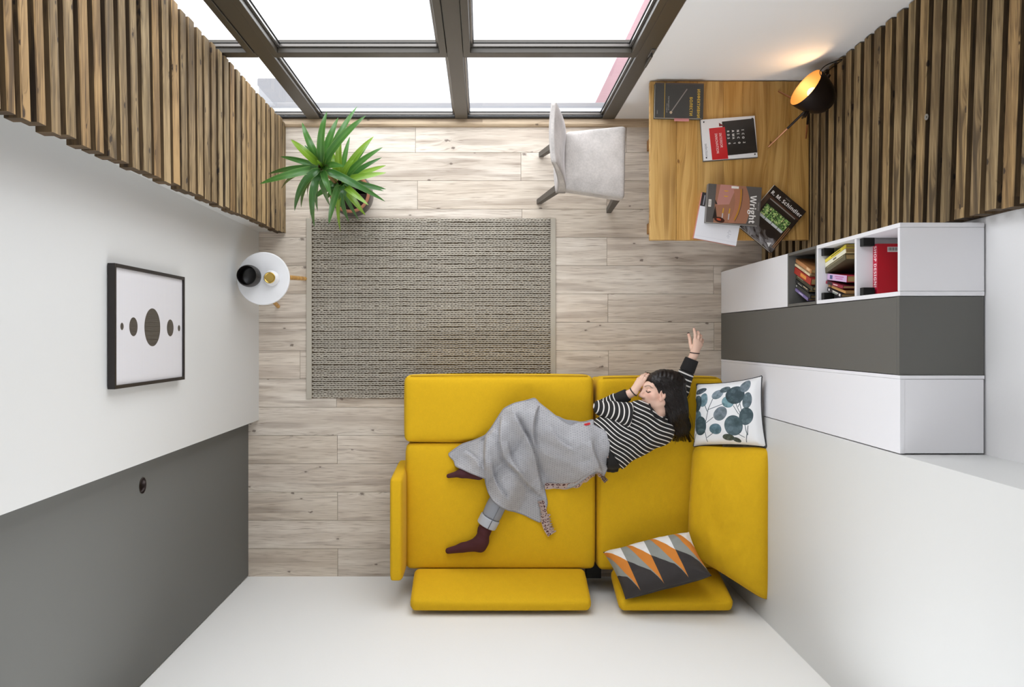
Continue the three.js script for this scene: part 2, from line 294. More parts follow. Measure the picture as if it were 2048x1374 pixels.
{
  const w = struct('window_1');
  const paint = phys({ color: 0x3d372d, roughness: 0.42, clearcoat: 0.2, clearcoatRoughness: 0.3 }), bead = std({ color: 0x6e6a66, roughness: 0.25, metalness: 0.55 }), gasket = std({ color: 0x1c1a18, roughness: 0.6 });
  const glass = phys({ color: 0xffffff, roughness: 0, transmission: 1, ior: 1.45, specularIntensity: 0.5 });
  const zf = ZN + 0.003, zb = ZN - 0.058, zg = ZN - 0.034, alu = std({ color: 0xc4c6ca, roughness: 0.22, metalness: 0.7 });
  const bar = (name, x0, x1, y0, y1, z0, z1, m, p, r = 0.003) => mesh(name, boxUV(rbox(x0, x1, y0, y1, z0, z1, r, 1)), m, p);
  for (const x of wx.slice(1)) bar('mullion', x - 0.037, x + 0.037, 0.029, WTOP, zb, zf, paint, w);
  bar('head_rail', -1.42, 0.797, WTOP - 0.08, WTOP, zb, zf, paint, w);
  const rails = [[0.029, 0.055], [1.083, 1.160], [2.62, 2.70], [4.0, 4.67]];
  for (let i = 0; i < 3; i++) {
    const x0 = wx[i] + 0.037, x1 = wx[i + 1] - 0.037;
    bar('bottom_rail', x0, x1, 0.02, 0.050, ZN - 0.012, zf - 0.004, gasket, w);
    bar('bottom_ledge', x0, x1, 0.02, 0.046, zb, ZN - 0.012, alu, w, 0.001);
    bar('transom', x0, x1, 1.083, 1.150, zb, zf, paint, w);
    bar('transom', x0, x1, 2.95, 3.02, zb, zf, paint, w);
    // lower pane in its beads; upper pane in an opening sash
    for (const [y0, y1, sash] of [[0.046, 1.083, false], [1.150, 2.95, true], [3.02, WTOP - 0.08, true]]) {
      const f = new THREE.Group(); f.name = sash ? 'sash' : 'glazing'; w.add(f);
      let a0 = x0, a1 = x1, b0 = y0, b1 = y1;
      if (sash) {
        const t = 0.034, zs = zf + 0.006;
        bar('stile', x0 + 0.002, x0 + t, y0 + 0.003, y1, zg - 0.01, zs, paint, f); bar('stile', x1 - t, x1 - 0.002, y0 + 0.003, y1, zg - 0.01, zs, paint, f);
        bar('sash_rail', x0 + t, x1 - t, y0 + 0.003, y0 + 0.014, zg - 0.01, zs, paint, f); bar('sash_rail', x0 + t, x1 - t, y1 - t, y1 - 0.002, zg - 0.01, zs, paint, f);
        a0 += t; a1 -= t; b0 += 0.014; b1 -= t;
      }
      const e = 0.012;
      for (const [p, q, s, t] of [[a0, a0 + e, b0, b1], [a1 - e, a1, b0, b1], [a0 + e, a1 - e, b0, b0 + e], [a0 + e, a1 - e, b1 - e, b1]]) bar('glazing_bead', p, q, s, t, zg + 0.003, zg + 0.018, bead, f, 0.002);
      for (const [p, q, s, t] of [[a0, a0 + 0.016, b0, b1], [a1 - 0.016, a1, b0, b1], [a0 + e, a1 - e, b0, b0 + 0.016], [a0 + e, a1 - e, b1 - 0.016, b1]]) bar('gasket', p, q, s, t, zg - 0.001, zg + 0.003, gasket, f, 0.001);
      mesh('pane', new THREE.PlaneGeometry(a1 - a0 - 0.004, b1 - b0 - 0.004).translate((a0 + a1) / 2, (b0 + b1) / 2, zg - 0.002), glass, f);
    }
  }
  const w2 = struct('added_window_2'), zo = ZS + 0.10, n2 = 3, step2 = (SW[1] - SW[0]) / n2;  // unseen back window, added for the light it gives the opposite wall
  for (let i = 0; i <= n2; i++) { const x = clamp(SW[0] + i * step2, SW[0] + 0.03, SW[1] - 0.03); bar('mullion', x - 0.03, x + 0.03, SW[2], SW[3], zo - 0.03, zo + 0.03, paint, w2); }
  for (let i = 0; i < n2; i++) {
    const a = SW[0] + i * step2 + (i ? 0.03 : 0.06), b = SW[0] + (i + 1) * step2 - (i < n2 - 1 ? 0.03 : 0.06);
    for (const y of [SW[2], SW[3] - 0.05]) bar('rail', a, b, y, y + 0.05, zo - 0.03, zo + 0.03, paint, w2);
    mesh('pane', new THREE.PlaneGeometry(b - a, SW[3] - SW[2] - 0.1).rotateY(Math.PI).translate((a + b) / 2, (SW[2] + SW[3]) / 2, zo), glass, w2);
  }
  // espagnolette handle on the right mullion
  const hd = new THREE.Group(); hd.name = 'handle'; w.add(hd);
  mesh('handle_plate', rbox(0.772, 0.79, 1.1, 1.2, zf - 0.002, zf + 0.006, 0.002), bead, hd);
  mesh('lever', rbox(0.776, 0.787, 1.0, 1.15, zf + 0.006, zf + 0.02, 0.004), paint, hd);
  const sill = struct('trim_1');
  mesh('sill', boxUV(rbox(-1.5, 0.80, -0.03, 0.03, ZN - 0.098, ZN - 0.060, 0.004, 1)), std({ color: 0x8a8a8d, roughness: 0.6, bumpMap: plasterBump, bumpScale: 0.002 }), sill);
  const ground = struct('ground');
  mesh('snow', boxUV(box(-14, 14, -2.8, -2.5, -16, ZS + 6)), std({ color: 0xfbfcfd, roughness: 0.9, bumpMap: plasterBump, bumpScale: 0.01 }), ground);  // ground made near white in its colour, for a blown-out brightness
  mesh('reflection_slab', boxUV(rbox(-2.05, -1.72, -2.5, -2.42, -2.36, -2.04, 0.01)), std({ color: 0x8d8d90, roughness: 0.85 }), ground);  // added slab standing in for a grey reflection in the lower left pane
  const out = struct('wall_outside');
  mesh('red_cladding', boxUV(box(0.80, 0.95, -2.5, TOP, ZN - 0.35, ZN - 0.102)), std({ color: new THREE.Color(0.33, 0.185, 0.205), roughness: 0.8 }), out);
}

// ------------------------------------------------------------------ sofa
const yellowBase = [0.84, 0.50, 0.016];
const yarnMap = dataTex(512, 512, (x, y, i, j) => { const v = 232 + 26 * (NZ.n2(i * 0.8, j * 0.8) - 0.5) + 5 * (NZ.fbm(i * 0.03, j * 0.03, 3) - 0.5) + 12 * Math.sin(i * Math.PI / 2) * Math.cos(j * Math.PI / 2); return [v, v, v * 0.98]; }, true);
const yellow = phys({ color: new THREE.Color(...yellowBase), map: repeatOf(yarnMap, 3, 3), roughness: 0.85, bumpMap: repeatOf(weave, 10, 10), bumpScale: 0.0008, sheen: 0.35, sheenRoughness: 0.5, sheenColor: new THREE.Color(0.9, 0.75, 0.3), specularIntensity: 0.3 });
const yellowSeam = std({ color: new THREE.Color(0.42, 0.25, 0.01), roughness: 0.9 });
const blackMetal = std({ color: 0x1d1c1b, roughness: 0.45, metalness: 0.5 });
// upholstered block: a rounded box whose faces swell a little
function cushion(w, h, d, r, puff, seg = 14) {
  const g = new THREE.BoxGeometry(w, h, d, seg * 2, 6, seg), p = g.attributes.position, a = [w / 2, h / 2, d / 2], q = V(0, 0, 0);
  for (let i = 0; i < p.count; i++) {
    const c = [p.getX(i), p.getY(i), p.getZ(i)];
    // spread the grid towards the edges so that the rounding has vertices to turn on
    for (let k = 0; k < 3; k++) { const t = c[k] / a[k]; c[k] = a[k] * Math.sign(t) * (1 - Math.pow(Math.max(0, 1 - Math.abs(t)), 1.6)); }
    q.set(...c.map((x, k) => clamp(x, -(a[k] - r), a[k] - r)));
    const v = V(...c), n = v.clone().sub(q), L = n.length();
    if (L > 1e-9) v.copy(q).add(n.multiplyScalar(Math.min(1, r / L) ));
    const fx = 1 - Math.pow(Math.min(1, Math.abs(c[0] / a[0])), 4), fy = 1 - Math.pow(Math.abs(c[1] / a[1]), 4), fz = 1 - Math.pow(Math.abs(c[2] / a[2]), 4);
    v.y += Math.sign(c[1]) * puff * fx * fz * (Math.abs(c[1]) > a[1] - r ? 1 : Math.abs(c[1]) / a[1]);
    v.z += Math.sign(c[2]) * puff * 0.5 * fx * fy * (Math.abs(c[2]) > a[2] - r ? 1 : 0.3);
    v.x += Math.sign(c[0]) * puff * 0.3 * fz * fy * (Math.abs(c[0]) > a[0] - r ? 1 : 0.3);
    p.setXYZ(i, v.x, v.y, v.z);
  }
  g.computeVertexNormals();
  // join normals across the box's six sheets
  const N = g.attributes.normal, map = new Map();
  for (let i = 0; i < p.count; i++) { const k = [p.getX(i), p.getY(i), p.getZ(i)].map((x) => Math.round(x * 1e4)).join(); const e = map.get(k) ?? map.set(k, V(0, 0, 0)).get(k); e.add(V(N.getX(i), N.getY(i), N.getZ(i))); }
  for (let i = 0; i < p.count; i++) { const e = map.get([p.getX(i), p.getY(i), p.getZ(i)].map((x) => Math.round(x * 1e4)).join()).clone().normalize(); N.setXYZ(i, e.x, e.y, e.z); }
  return boxUV(g);
}
const sofa = thing('sofa', 'yellow fabric corner sofa with wide seat blocks and low backs', 'sofa', V(0, 0, 0));
{
  const seat = (x0, x1, z0, z1, y0 = 0.22, y1 = 0.415) => { const m = mesh('seat_cushion', cushion(x1 - x0, y1 - y0, z1 - z0, 0.035, 0.012), yellow, sofa); m.position.set((x0 + x1) / 2, (y0 + y1) / 2, (z0 + z1) / 2); return m; };
  const s1 = seat(-0.436, 0.618, 0.212, 0.583), s2 = seat(-0.429, 0.628, 0.590, 1.288), s3 = seat(0.637, 1.338, 0.222, 1.293);
  const piping = (m, pts) => mesh('seam', wire(pts.map((p) => V(...p).sub(m.position)), 0.0022, 30, 5), yellowSeam, m);
  piping(s1, [[-0.40, 0.400, 0.2135], [0, 0.402, 0.2085], [0.585, 0.400, 0.2135]]); piping(s3, [[0.67, 0.400, 0.2235], [1.0, 0.402, 0.2185], [1.30, 0.400, 0.2235]]);
  mesh('base', boxUV(rbox(-0.425, 0.61, 0.09, 0.215, 0.225, 1.28, 0.02)), yellow, sofa);
  mesh('base', boxUV(rbox(0.645, 1.33, 0.09, 0.215, 0.232, 1.285, 0.02)), yellow, sofa);
  for (const [x, z] of [[-0.38, 0.28], [0.56, 0.28], [-0.38, 1.24], [0.56, 1.24], [0.70, 0.28], [1.28, 0.28], [1.28, 1.24], [0.70, 1.24]]) mesh('leg', rod(V(x, x < 0.45 && z < 0.37 ? 0.0185 : 0, z), V(x, 0.092, z), 0.012, 0.016), blackMetal, sofa);
  const back = (x0, x1) => {
    const m = mesh('backrest', cushion(x1 - x0, 0.31, 0.075, 0.03, 0.006), yellow, sofa);
    m.position.set((x0 + x1) / 2, 0.545, 1.352); m.rotation.x = 0.30;
    return m;
  };
  back(-0.376, 0.566); back(0.712, 1.306);
  mesh('bracket', boxUV(rbox(0.60, 0.69, 0.16, 0.2, 1.26, 1.40, 0.004)), blackMetal, sofa);
  mesh('bracket', boxUV(rbox(0.0, 0.1, 0.16, 0.2, 1.26, 1.42, 0.004)), blackMetal, sofa);
  const arm = cushion(0.07, 0.50, 0.545, 0.022, 0.004), p = arm.attributes.position;
  for (let i = 0; i < p.count; i++) { const t = (p.getY(i) + 0.25) / 0.5; if (p.getZ(i) < 0) p.setZ(i, p.getZ(i) - 0.03 * (1 - t)); }
  const a = mesh('armrest', arm, yellow, sofa);
  a.position.set(-0.458, 0.37, 1.02);
}
// ------------------------------------------------------------------ loose cushions
// a filled cushion between four corners (top left, top right, bottom right, bottom left of its face); bulges along the normal
function pillow(parent, tl, tr, br, bl, thick, mat, backMat, o = {}) {
  const n = o.n ?? 28, make = (side) => {
    const pos = [], uv = [], idx = [], N = tr.clone().sub(tl).cross(bl.clone().sub(tl)).normalize().multiplyScalar(-1);
    if (N.y < 0) N.multiplyScalar(-1);
    for (let j = 0; j <= n; j++) for (let i = 0; i <= n; i++) {
      const s = i / n, t = j / n, a = 2 * s - 1, b = 2 * t - 1, pin = o.pinch ?? 0.045;
      const a2 = a * (1 - pin * (1 - b * b) * Math.abs(a) ** 3), b2 = b * (1 - pin * (1 - a * a) * Math.abs(b) ** 3), rd = 1 - (o.round ?? 0) * Math.pow(a * a * b * b, 3), S = (a2 * rd + 1) / 2, T = (b2 * rd + 1) / 2;
      const p = tl.clone().multiplyScalar((1 - S) * (1 - T)).addScaledVector(tr, S * (1 - T)).addScaledVector(br, S * T).addScaledVector(bl, (1 - S) * T);
      let f = Math.pow(Math.max(0, 1 - a ** 4), 0.55) * Math.pow(Math.max(0, 1 - b ** 4), 0.55);
      const wr = (NZ.fbm(s * 5 + (o.seed ?? 0), t * 5, 3) - 0.5) * (o.crease ?? 0.012) * Math.min(1, f * 2);
      p.addScaledVector(N, (side * thick * 0.5) * f + (o.bend ?? 0) * (1 - a * a) + wr * (side > 0 ? 1 : 0.4));
      pos.push(p.x, p.y, p.z); uv.push(s, 1 - t);
    }
    for (let j = 0; j < n; j++) for (let i = 0; i < n; i++) { const q = j * (n + 1) + i; side > 0 ? idx.push(q, q + n + 1, q + 1, q + 1, q + n + 1, q + n + 2) : idx.push(q, q + 1, q + n + 1, q + 1, q + n + 2, q + n + 1); }
    const g = new THREE.BufferGeometry();
    g.setAttribute('position', new THREE.Float32BufferAttribute(pos, 3)); g.setAttribute('uv', new THREE.Float32BufferAttribute(uv, 2)); g.setIndex(idx); g.computeVertexNormals();
    const dot = N.dot(V(g.attributes.normal.getX((n >> 1) * (n + 1) + (n >> 1)), g.attributes.normal.getY((n >> 1) * (n + 1) + (n >> 1)), g.attributes.normal.getZ((n >> 1) * (n + 1) + (n >> 1)))) * side;
    if (dot < 0) { const ii = g.index.array; for (let k = 0; k < ii.length; k += 3) [ii[k], ii[k + 1]] = [ii[k + 1], ii[k]]; g.computeVertexNormals(); }
    return g;
  };
  const front = make(1), back = make(-1);
  mesh('front_panel', front, mat, parent); mesh('back_panel', back, backMat, parent);
  if (o.piping) {
    const p = front.attributes.position, pts = [], at2 = (i, j) => V(p.getX(j * (n + 1) + i), p.getY(j * (n + 1) + i), p.getZ(j * (n + 1) + i));
    for (let i = 0; i < n; i++) pts.push(at2(i, 0)); for (let i = 0; i < n; i++) pts.push(at2(n, i)); for (let i = n; i > 0; i--) pts.push(at2(i, n)); for (let i = n; i > 0; i--) pts.push(at2(0, i));
    mesh('piping', wire(pts, o.pipe ?? 0.003, 220, 6, true), o.piping, parent);
  }
}
{
  const c = thing('back_cushion', 'large loose yellow back cushion leaning on the right wall', 'cushion');
  pillow(c, at(1384, 890, 0.49), at(1544, 893, 0.79), at(1540, 1210, 0.79), at(1376, 1106, 0.49), 0.17, yellow, yellow, { piping: yellowSeam, pipe: 0.002, crease: 0.026, pinch: 0.025, seed: 3, round: 0.06, n: 40 });
}
const leafMap = canvasTex(768, 768, (x, w, h) => {
  x.fillStyle = '#e9e9ea'; x.fillRect(0, 0, w, h);
  const S = w / 1374 * 1.24, X = (a) => (a - 95) * S, Y = (a) => (a - 105) * S;
  x.strokeStyle = '#4b575c'; x.lineWidth = 7; x.lineCap = 'round';
  const line = (...p) => { x.beginPath(); x.moveTo(X(p[0]), Y(p[1])); for (let i = 2; i < p.length; i += 2) x.lineTo(X(p[i]), Y(p[i + 1])); x.stroke(); };
  line(490, 400, 420, 560, 380, 760, 350, 930, 375, 1140); line(640, 500, 420, 575); line(500, 710, 385, 800); line(365, 500, 400, 600); line(820, 540, 900, 680); line(860, 500, 920, 650); line(920, 480, 960, 640); line(940, 480, 900, 560);
  line(480, 980, 380, 1060); line(150, 760, 120, 960, 140, 1130); line(190, 980, 140, 1110); line(880, 1000, 960, 1060); line(990, 850, 1005, 1000, 960, 1150); line(1035, 870, 1010, 1020);
  const leaf = (cx, cy, rx, ry, rot, col, a = 0.95) => {
    x.save(); x.translate(X(cx), Y(cy)); x.rotate(rot); x.globalAlpha = a; x.fillStyle = col; x.beginPath(); x.ellipse(0, 0, rx * S, ry * S, 0, 0, 7); x.fill(); x.clip();
    const r = rngOf(Math.round(cx * 7 + cy));
    for (let i = 0; i < 26; i++) { x.globalAlpha = 0.10; x.fillStyle = i % 2 ? '#18262a' : '#9fb9c2'; x.beginPath(); x.ellipse((r() - 0.5) * 2 * rx * S, (r() - 0.5) * 2 * ry * S, rx * S * (0.15 + 0.35 * r()), ry * S * (0.15 + 0.3 * r()), r() * 3, 0, 7); x.fill(); }
    x.globalAlpha = 0.5; x.strokeStyle = '#2e4046'; x.lineWidth = 4; x.beginPath(); x.ellipse(0, 0, rx * S, ry * S, 0, 0, 7); x.stroke();
    x.restore();
  };
  leaf(330, 405, 75, 118, 0.1, '#66858f'); leaf(205, 470, 90, 150, 0.1, '#2c3f44'); leaf(250, 245, 110, 50, -0.3, '#3a444c'); leaf(565, 330, 100, 72, -0.5, '#7d8b96'); leaf(680, 255, 85, 52, -0.2, '#46535a');
  leaf(735, 470, 100, 95, 0.2, '#6b939d'); leaf(850, 365, 150, 148, 0, '#2c3d43'); leaf(1000, 235, 80, 100, 0.3, '#68757e'); leaf(1040, 470, 70, 130, 0.1, '#536269'); leaf(1010, 720, 105, 140, 0.2, '#3c4d53');
  leaf(610, 655, 100, 120, 0.5, '#6e7780'); leaf(225, 690, 70, 105, 0.2, '#567580'); leaf(275, 850, 108, 165, 0.1, '#2e4248'); leaf(530, 910, 95, 92, 0, '#4f6c77'); leaf(815, 860, 140, 168, -0.2, '#41545b'); leaf(725, 1060, 95, 62, 0.1, '#3a4030'); leaf(840, 1110, 60, 45, 0.7, '#33382c');
});
const cottonMap = repeatOf(weave, 14, 14);
{
  const c = thing('leaf_cushion', 'white square cushion printed with blue-grey leaves on stems', 'cushion');
  pillow(c, at(1393, 768, 0.48), at(1524, 752, 0.78), at(1533, 894, 0.78), at(1387, 893, 0.48), 0.13, std({ map: leafMap, roughness: 0.85, bumpMap: cottonMap, bumpScale: 0.0004 }), std({ color: 0x8f8b88, roughness: 0.9 }), { piping: std({ color: 0x2c2e31, roughness: 0.8 }), pinch: 0.07, crease: 0.02, seed: 9, bend: -0.01 });
}
const triMap = canvasTex(768, 512, (x, w, h) => {
  const X = (a) => a / 3.6 * w, Y = (b) => b * h, poly = (col, ...p) => { x.fillStyle = col; x.beginPath(); x.moveTo(X(p[0]), Y(p[1])); for (let i = 2; i < p.length; i += 2) x.lineTo(X(p[i]), Y(p[i + 1])); x.closePath(); x.fill(); };
  x.fillStyle = '#332e2d'; x.fillRect(0, 0, w, h);
  for (let i = -2; i < 6; i++) {                                   // one step: white wedge, grey blade, orange blade, dark wedge
    const b = i + 0.70;
    poly('#e6e4e2', b - 0.75, -0.02, b + 0.04, -0.02, b + 0.04, 0.44);
    poly('#8f918b', b + 0.04, -0.02, b + 0.20, -0.02, b + 1.02, 0.98, b + 0.75, 0.72, b + 0.04, 0.44);
    poly('#cf7f2e', b + 0.20, -0.02, b + 0.27, -0.02, b + 1.045, 0.44, b + 1.02, 0.98);
  }
});
{
  const c = thing('triangle_cushion', 'oblong cushion with white, grey, orange and charcoal triangles', 'cushion');
  pillow(c, at(1206, 1104, 0.50), at(1378, 1064, 0.60), at(1424, 1152, 0.82), at(1251, 1199, 0.74), 0.15, std({ map: triMap, roughness: 0.85, bumpMap: cottonMap, bumpScale: 0.0004 }), std({ color: 0x2c2928, roughness: 0.9 }), { pinch: 0.055, crease: 0.03, seed: 5, n: 36 });
}

// ------------------------------------------------------------------ rug of chain-stitched cords
const jute = std({ color: new THREE.Color(0.82, 0.75, 0.665), roughness: 0.95, map: repeatOf(yarnMap, 1, 1), bumpMap: weave, bumpScale: 0.002 });
const juteBand = std({ color: new THREE.Color(0.46, 0.42, 0.35), roughness: 0.95, bumpMap: repeatOf(weave, 8, 8), bumpScale: 0.001 });
{
  const rug = thing('rug', 'grey-beige chain-stitched braided rug partly under the sofa', 'rug');
  const x0 = -1.035, x1 = 0.412, z0 = -0.722, rows = 43, dz = 0.02535, n = 69;
  mesh('backing', boxUV(box(x0, x1, 0.001, 0.003, z0, z0 + rows * dz)), std({ color: 0x6a5d4c, roughness: 1 }), rug);
  // one stitch: two leaning strands that meet in a V
  const strand = (sx) => {
    const pts = [V(-0.002, 0.0035, sx * 0.0008), V(0.006, 0.0100, sx * 0.0044), V(0.017, 0.0105, sx * 0.0072), V(0.026, 0.0045, sx * 0.0055)];
    return new THREE.TubeGeometry(new THREE.CatmullRomCurve3(pts), 4, 0.0045, 6, false);
  };
  const one = merge([strand(1), strand(-1)]), r = rngOf(6), step = (x1 - x0 - 0.01) / n;
  const variants = [0, 1, 2, 3].map((q) => merge(Array.from({ length: n }, (_, i) => one.clone().rotateY((r() - 0.5) * 0.14).scale(1, 0.92 + 0.16 * r(), 0.95 + 0.12 * r()).translate(x0 + 0.005 + i * step, 0, (r() - 0.5) * 0.0012 + 0.0011 * Math.sin(i * 0.21 + q * 2)))));
  const mats = [0, 1, 2].map((i) => { const m = jute.clone(); m.color = jute.color.clone().multiplyScalar([1, 0.93, 1.06][i]); return m; });
  for (let j = 0; j < rows; j++) {
    const m = mesh('braided_cord', variants[Math.floor(r() * 4)], mats[Math.floor(r() * 3)], rug);
    m.position.set((r() - 0.5) * 0.004, 0, z0 + (j + 0.5) * dz); m.rotation.y = (r() - 0.5) * 0.0022;
  }
  for (const [a, b, c, d] of [[-1.067, x0 + 0.002, z0 - 0.001, -1.058], [x1 - 0.002, 0.444, z0 + 0.006, 0.428]]) mesh('end_band', boxUV(rbox(a, b, 0.001, 0.009, z0, z0 + rows * dz + 0.004, 0.003)), juteBand, rug);
}

// ------------------------------------------------------------------ small round table, vase and candle jar
const matWhite = std({ color: 0xe4e4e6, roughness: 0.35 }), beech = std({ map: oakMap, color: new THREE.Color(1.12, 1.05, 0.9), roughness: 0.5 });
const tableAt = at(526, 557, 0.45);
{
  const t = thing('side_table', 'small round white side table on splayed wooden legs', 'table', V(tableAt.x, 0, tableAt.z));
  const R = 0.1465, prof = [[0.0005, 0.432], [R - 0.008, 0.432], [R - 0.002, 0.435], [R, 0.441], [R - 0.002, 0.4475], [R - 0.006, 0.45], [0.0005, 0.45]];
  mesh('tabletop', new THREE.LatheGeometry(prof.map((p) => new THREE.Vector2(...p)), 72), matWhite, t);
  for (const [u, v] of [[611, 557.5], [557, 613], [425, 500]]) {
    const f = at(u, v, 0).sub(V(tableAt.x, 0, tableAt.z)); if (u < 500) f.set(-0.045, 0, -0.13);
    const top = V(f.x * 0.42, 0.432, f.z * 0.42), foot = V(f.x, 0.006, f.z), knee = top.clone().lerp(foot, 0.16);
    const leg = mesh('leg', rod(foot, knee, 0.0115, 0.0145, 20), beech, t);
    mesh('socket', rod(knee, top, 0.0165, 0.0175, 20), matWhite, leg);
  }
}
{
  const h0 = 0.45, b = at(504, 553.5, 0.45), s = thing('ribbed_vase', 'dark brown ribbed pot standing empty on the round side table', 'vase', V(b.x, h0, b.z));
  const ribs = 56, seg = ribs * 4, prof = [[0.044, 0], [0.052, 0.006], [0.0575, 0.025], [0.0595, 0.05], [0.0585, 0.075], [0.0555, 0.095], [0.053, 0.103]], pos = [], idx = [];
  for (const [r, y] of prof) for (let i = 0; i < seg; i++) { const a = i / seg * 2 * Math.PI, q = r + 0.0009 * Math.cos(i / seg * ribs * 2 * Math.PI) * (y > 0.004 && y < 0.1 ? 1 : 0); pos.push(q * Math.cos(a), y, q * Math.sin(a)); }
  for (let j = 0; j + 1 < prof.length; j++) for (let i = 0; i < seg; i++) { const k = (i + 1) % seg, a = j * seg + i, c = j * seg + k; idx.push(a, a + seg, c, c, a + seg, c + seg); }
  const g = new THREE.BufferGeometry(); g.setAttribute('position', new THREE.Float32BufferAttribute(pos, 3)); g.setIndex(idx); g.computeVertexNormals();
  const clay = std({ color: 0x2e2b29, roughness: 0.5 });
  mesh('ribbed_wall', g, clay, s);
  mesh('inner_wall', new THREE.LatheGeometry([[0.0005, 0.006], [0.044, 0.008], [0.053, 0.03], [0.055, 0.055], [0.0525, 0.09], [0.0505, 0.102], [0.0518, 0.1045], [0.053, 0.103]].map((p) => new THREE.Vector2(...p)), 64), std({ color: 0x191514, roughness: 0.35 }), s);
  mesh('foot', new THREE.LatheGeometry([[0.0005, 0], [0.044, 0], [0.044, 0.002], [0.0005, 0.002]].map((p) => new THREE.Vector2(...p)), 40), clay, s);
}
{
  const b = at(544.5, 557, 0.45), s = thing('candle_jar', 'small white ceramic jar with a gold lid beside the dark pot', 'jar', V(b.x, 0.45, b.z));
  mesh('jar_body', new THREE.LatheGeometry([[0.0005, 0], [0.034, 0], [0.040, 0.004], [0.0425, 0.014], [0.0415, 0.028], [0.036, 0.042], [0.0325, 0.047], [0.0325, 0.054], [0.0315, 0.055], [0.030, 0.054], [0.030, 0.048], [0.0005, 0.046]].map((p) => new THREE.Vector2(...p)), 56), matWhite, s);
  const gold = std({ color: new THREE.Color(0.62, 0.43, 0.12), roughness: 0.22, metalness: 1 });
  mesh('lid', new THREE.LatheGeometry([[0.0005, 0.0535], [0.0235, 0.0535], [0.0245, 0.0555], [0.0265, 0.058], [0.0295, 0.058], [0.031, 0.0555], [0.031, 0.047], [0.0005, 0.047]].map((p) => new THREE.Vector2(...p)), 56), gold, s);
}

// ------------------------------------------------------------------ framed picture on the left wall
{
  const y0 = 1.280, y1 = 1.957, z0 = -0.269, z1 = 0.187, xw = XL + 0.003, xf = XL + 0.030;
  const f = thing('framed_picture', 'black framed white print with five dark discs hung on the left wall', 'picture', V(0, 0, 0));
  const black = std({ color: 0x1d1715, roughness: 0.4 }), b = 0.0135;
  const bar = (a, c, d, e) => mesh('frame_bar', boxUV(rbox(xw, xf, a, c, d, e, 0.0015, 1)), black, f);
  bar(y0, y0 + b, z0, z1); bar(y1 - b, y1, z0, z1); bar(y0 + b, y1 - b, z0, z0 + b); bar(y0 + b, y1 - b, z1 - b, z1);
  const W = z1 - z0 - 2 * b, H = y1 - y0 - 2 * b, k2 = (u) => EYE * (1 - (CU - u) ** -1 * (-(xf - 0.008)) * 330);
  const print = canvasTex(512, 768, (x, w, h) => {
    x.fillStyle = '#d5d3d6'; x.fillRect(0, 0, w, h);
    for (let i = 0; i < 90; i++) { x.fillStyle = i % 2 ? 'rgba(190,188,194,0.12)' : 'rgba(235,234,238,0.1)'; x.fillRect(0, i * h / 90, w, h / 180); }  // faint bands: the rug's reflection in the glass, put into the print
    for (const [u, r] of [[244, 0.0135], [267, 0.036], [305, 0.0765], [340.5, 0.036], [358, 0.0135]]) {
      const y = EYE - FOCAL * (xf - 0.008) / (u - CU), py = (y1 - b - y) / H * h, px = (0.0 - 0.041 - z0 - b) / W * w;
      x.fillStyle = '#3a332b'; x.beginPath(); x.arc(w - px, py, r / W * w, 0, 7); x.fill();
    }
  });
  const sheet = new THREE.BoxGeometry(W, H, 0.004); sheet.rotateY(Math.PI / 2).translate(xf - 0.010, (y0 + y1) / 2, (z0 + z1) / 2);
  mesh('print', sheet, phys({ map: print, roughness: 0.5, clearcoat: 0.8, clearcoatRoughness: 0.03 }), f);
  mesh('back_board', box(xw - 0.002, xf - 0.012, y0 + 0.006, y1 - 0.006, z0 + 0.006, z1 - 0.006), black, f);
}

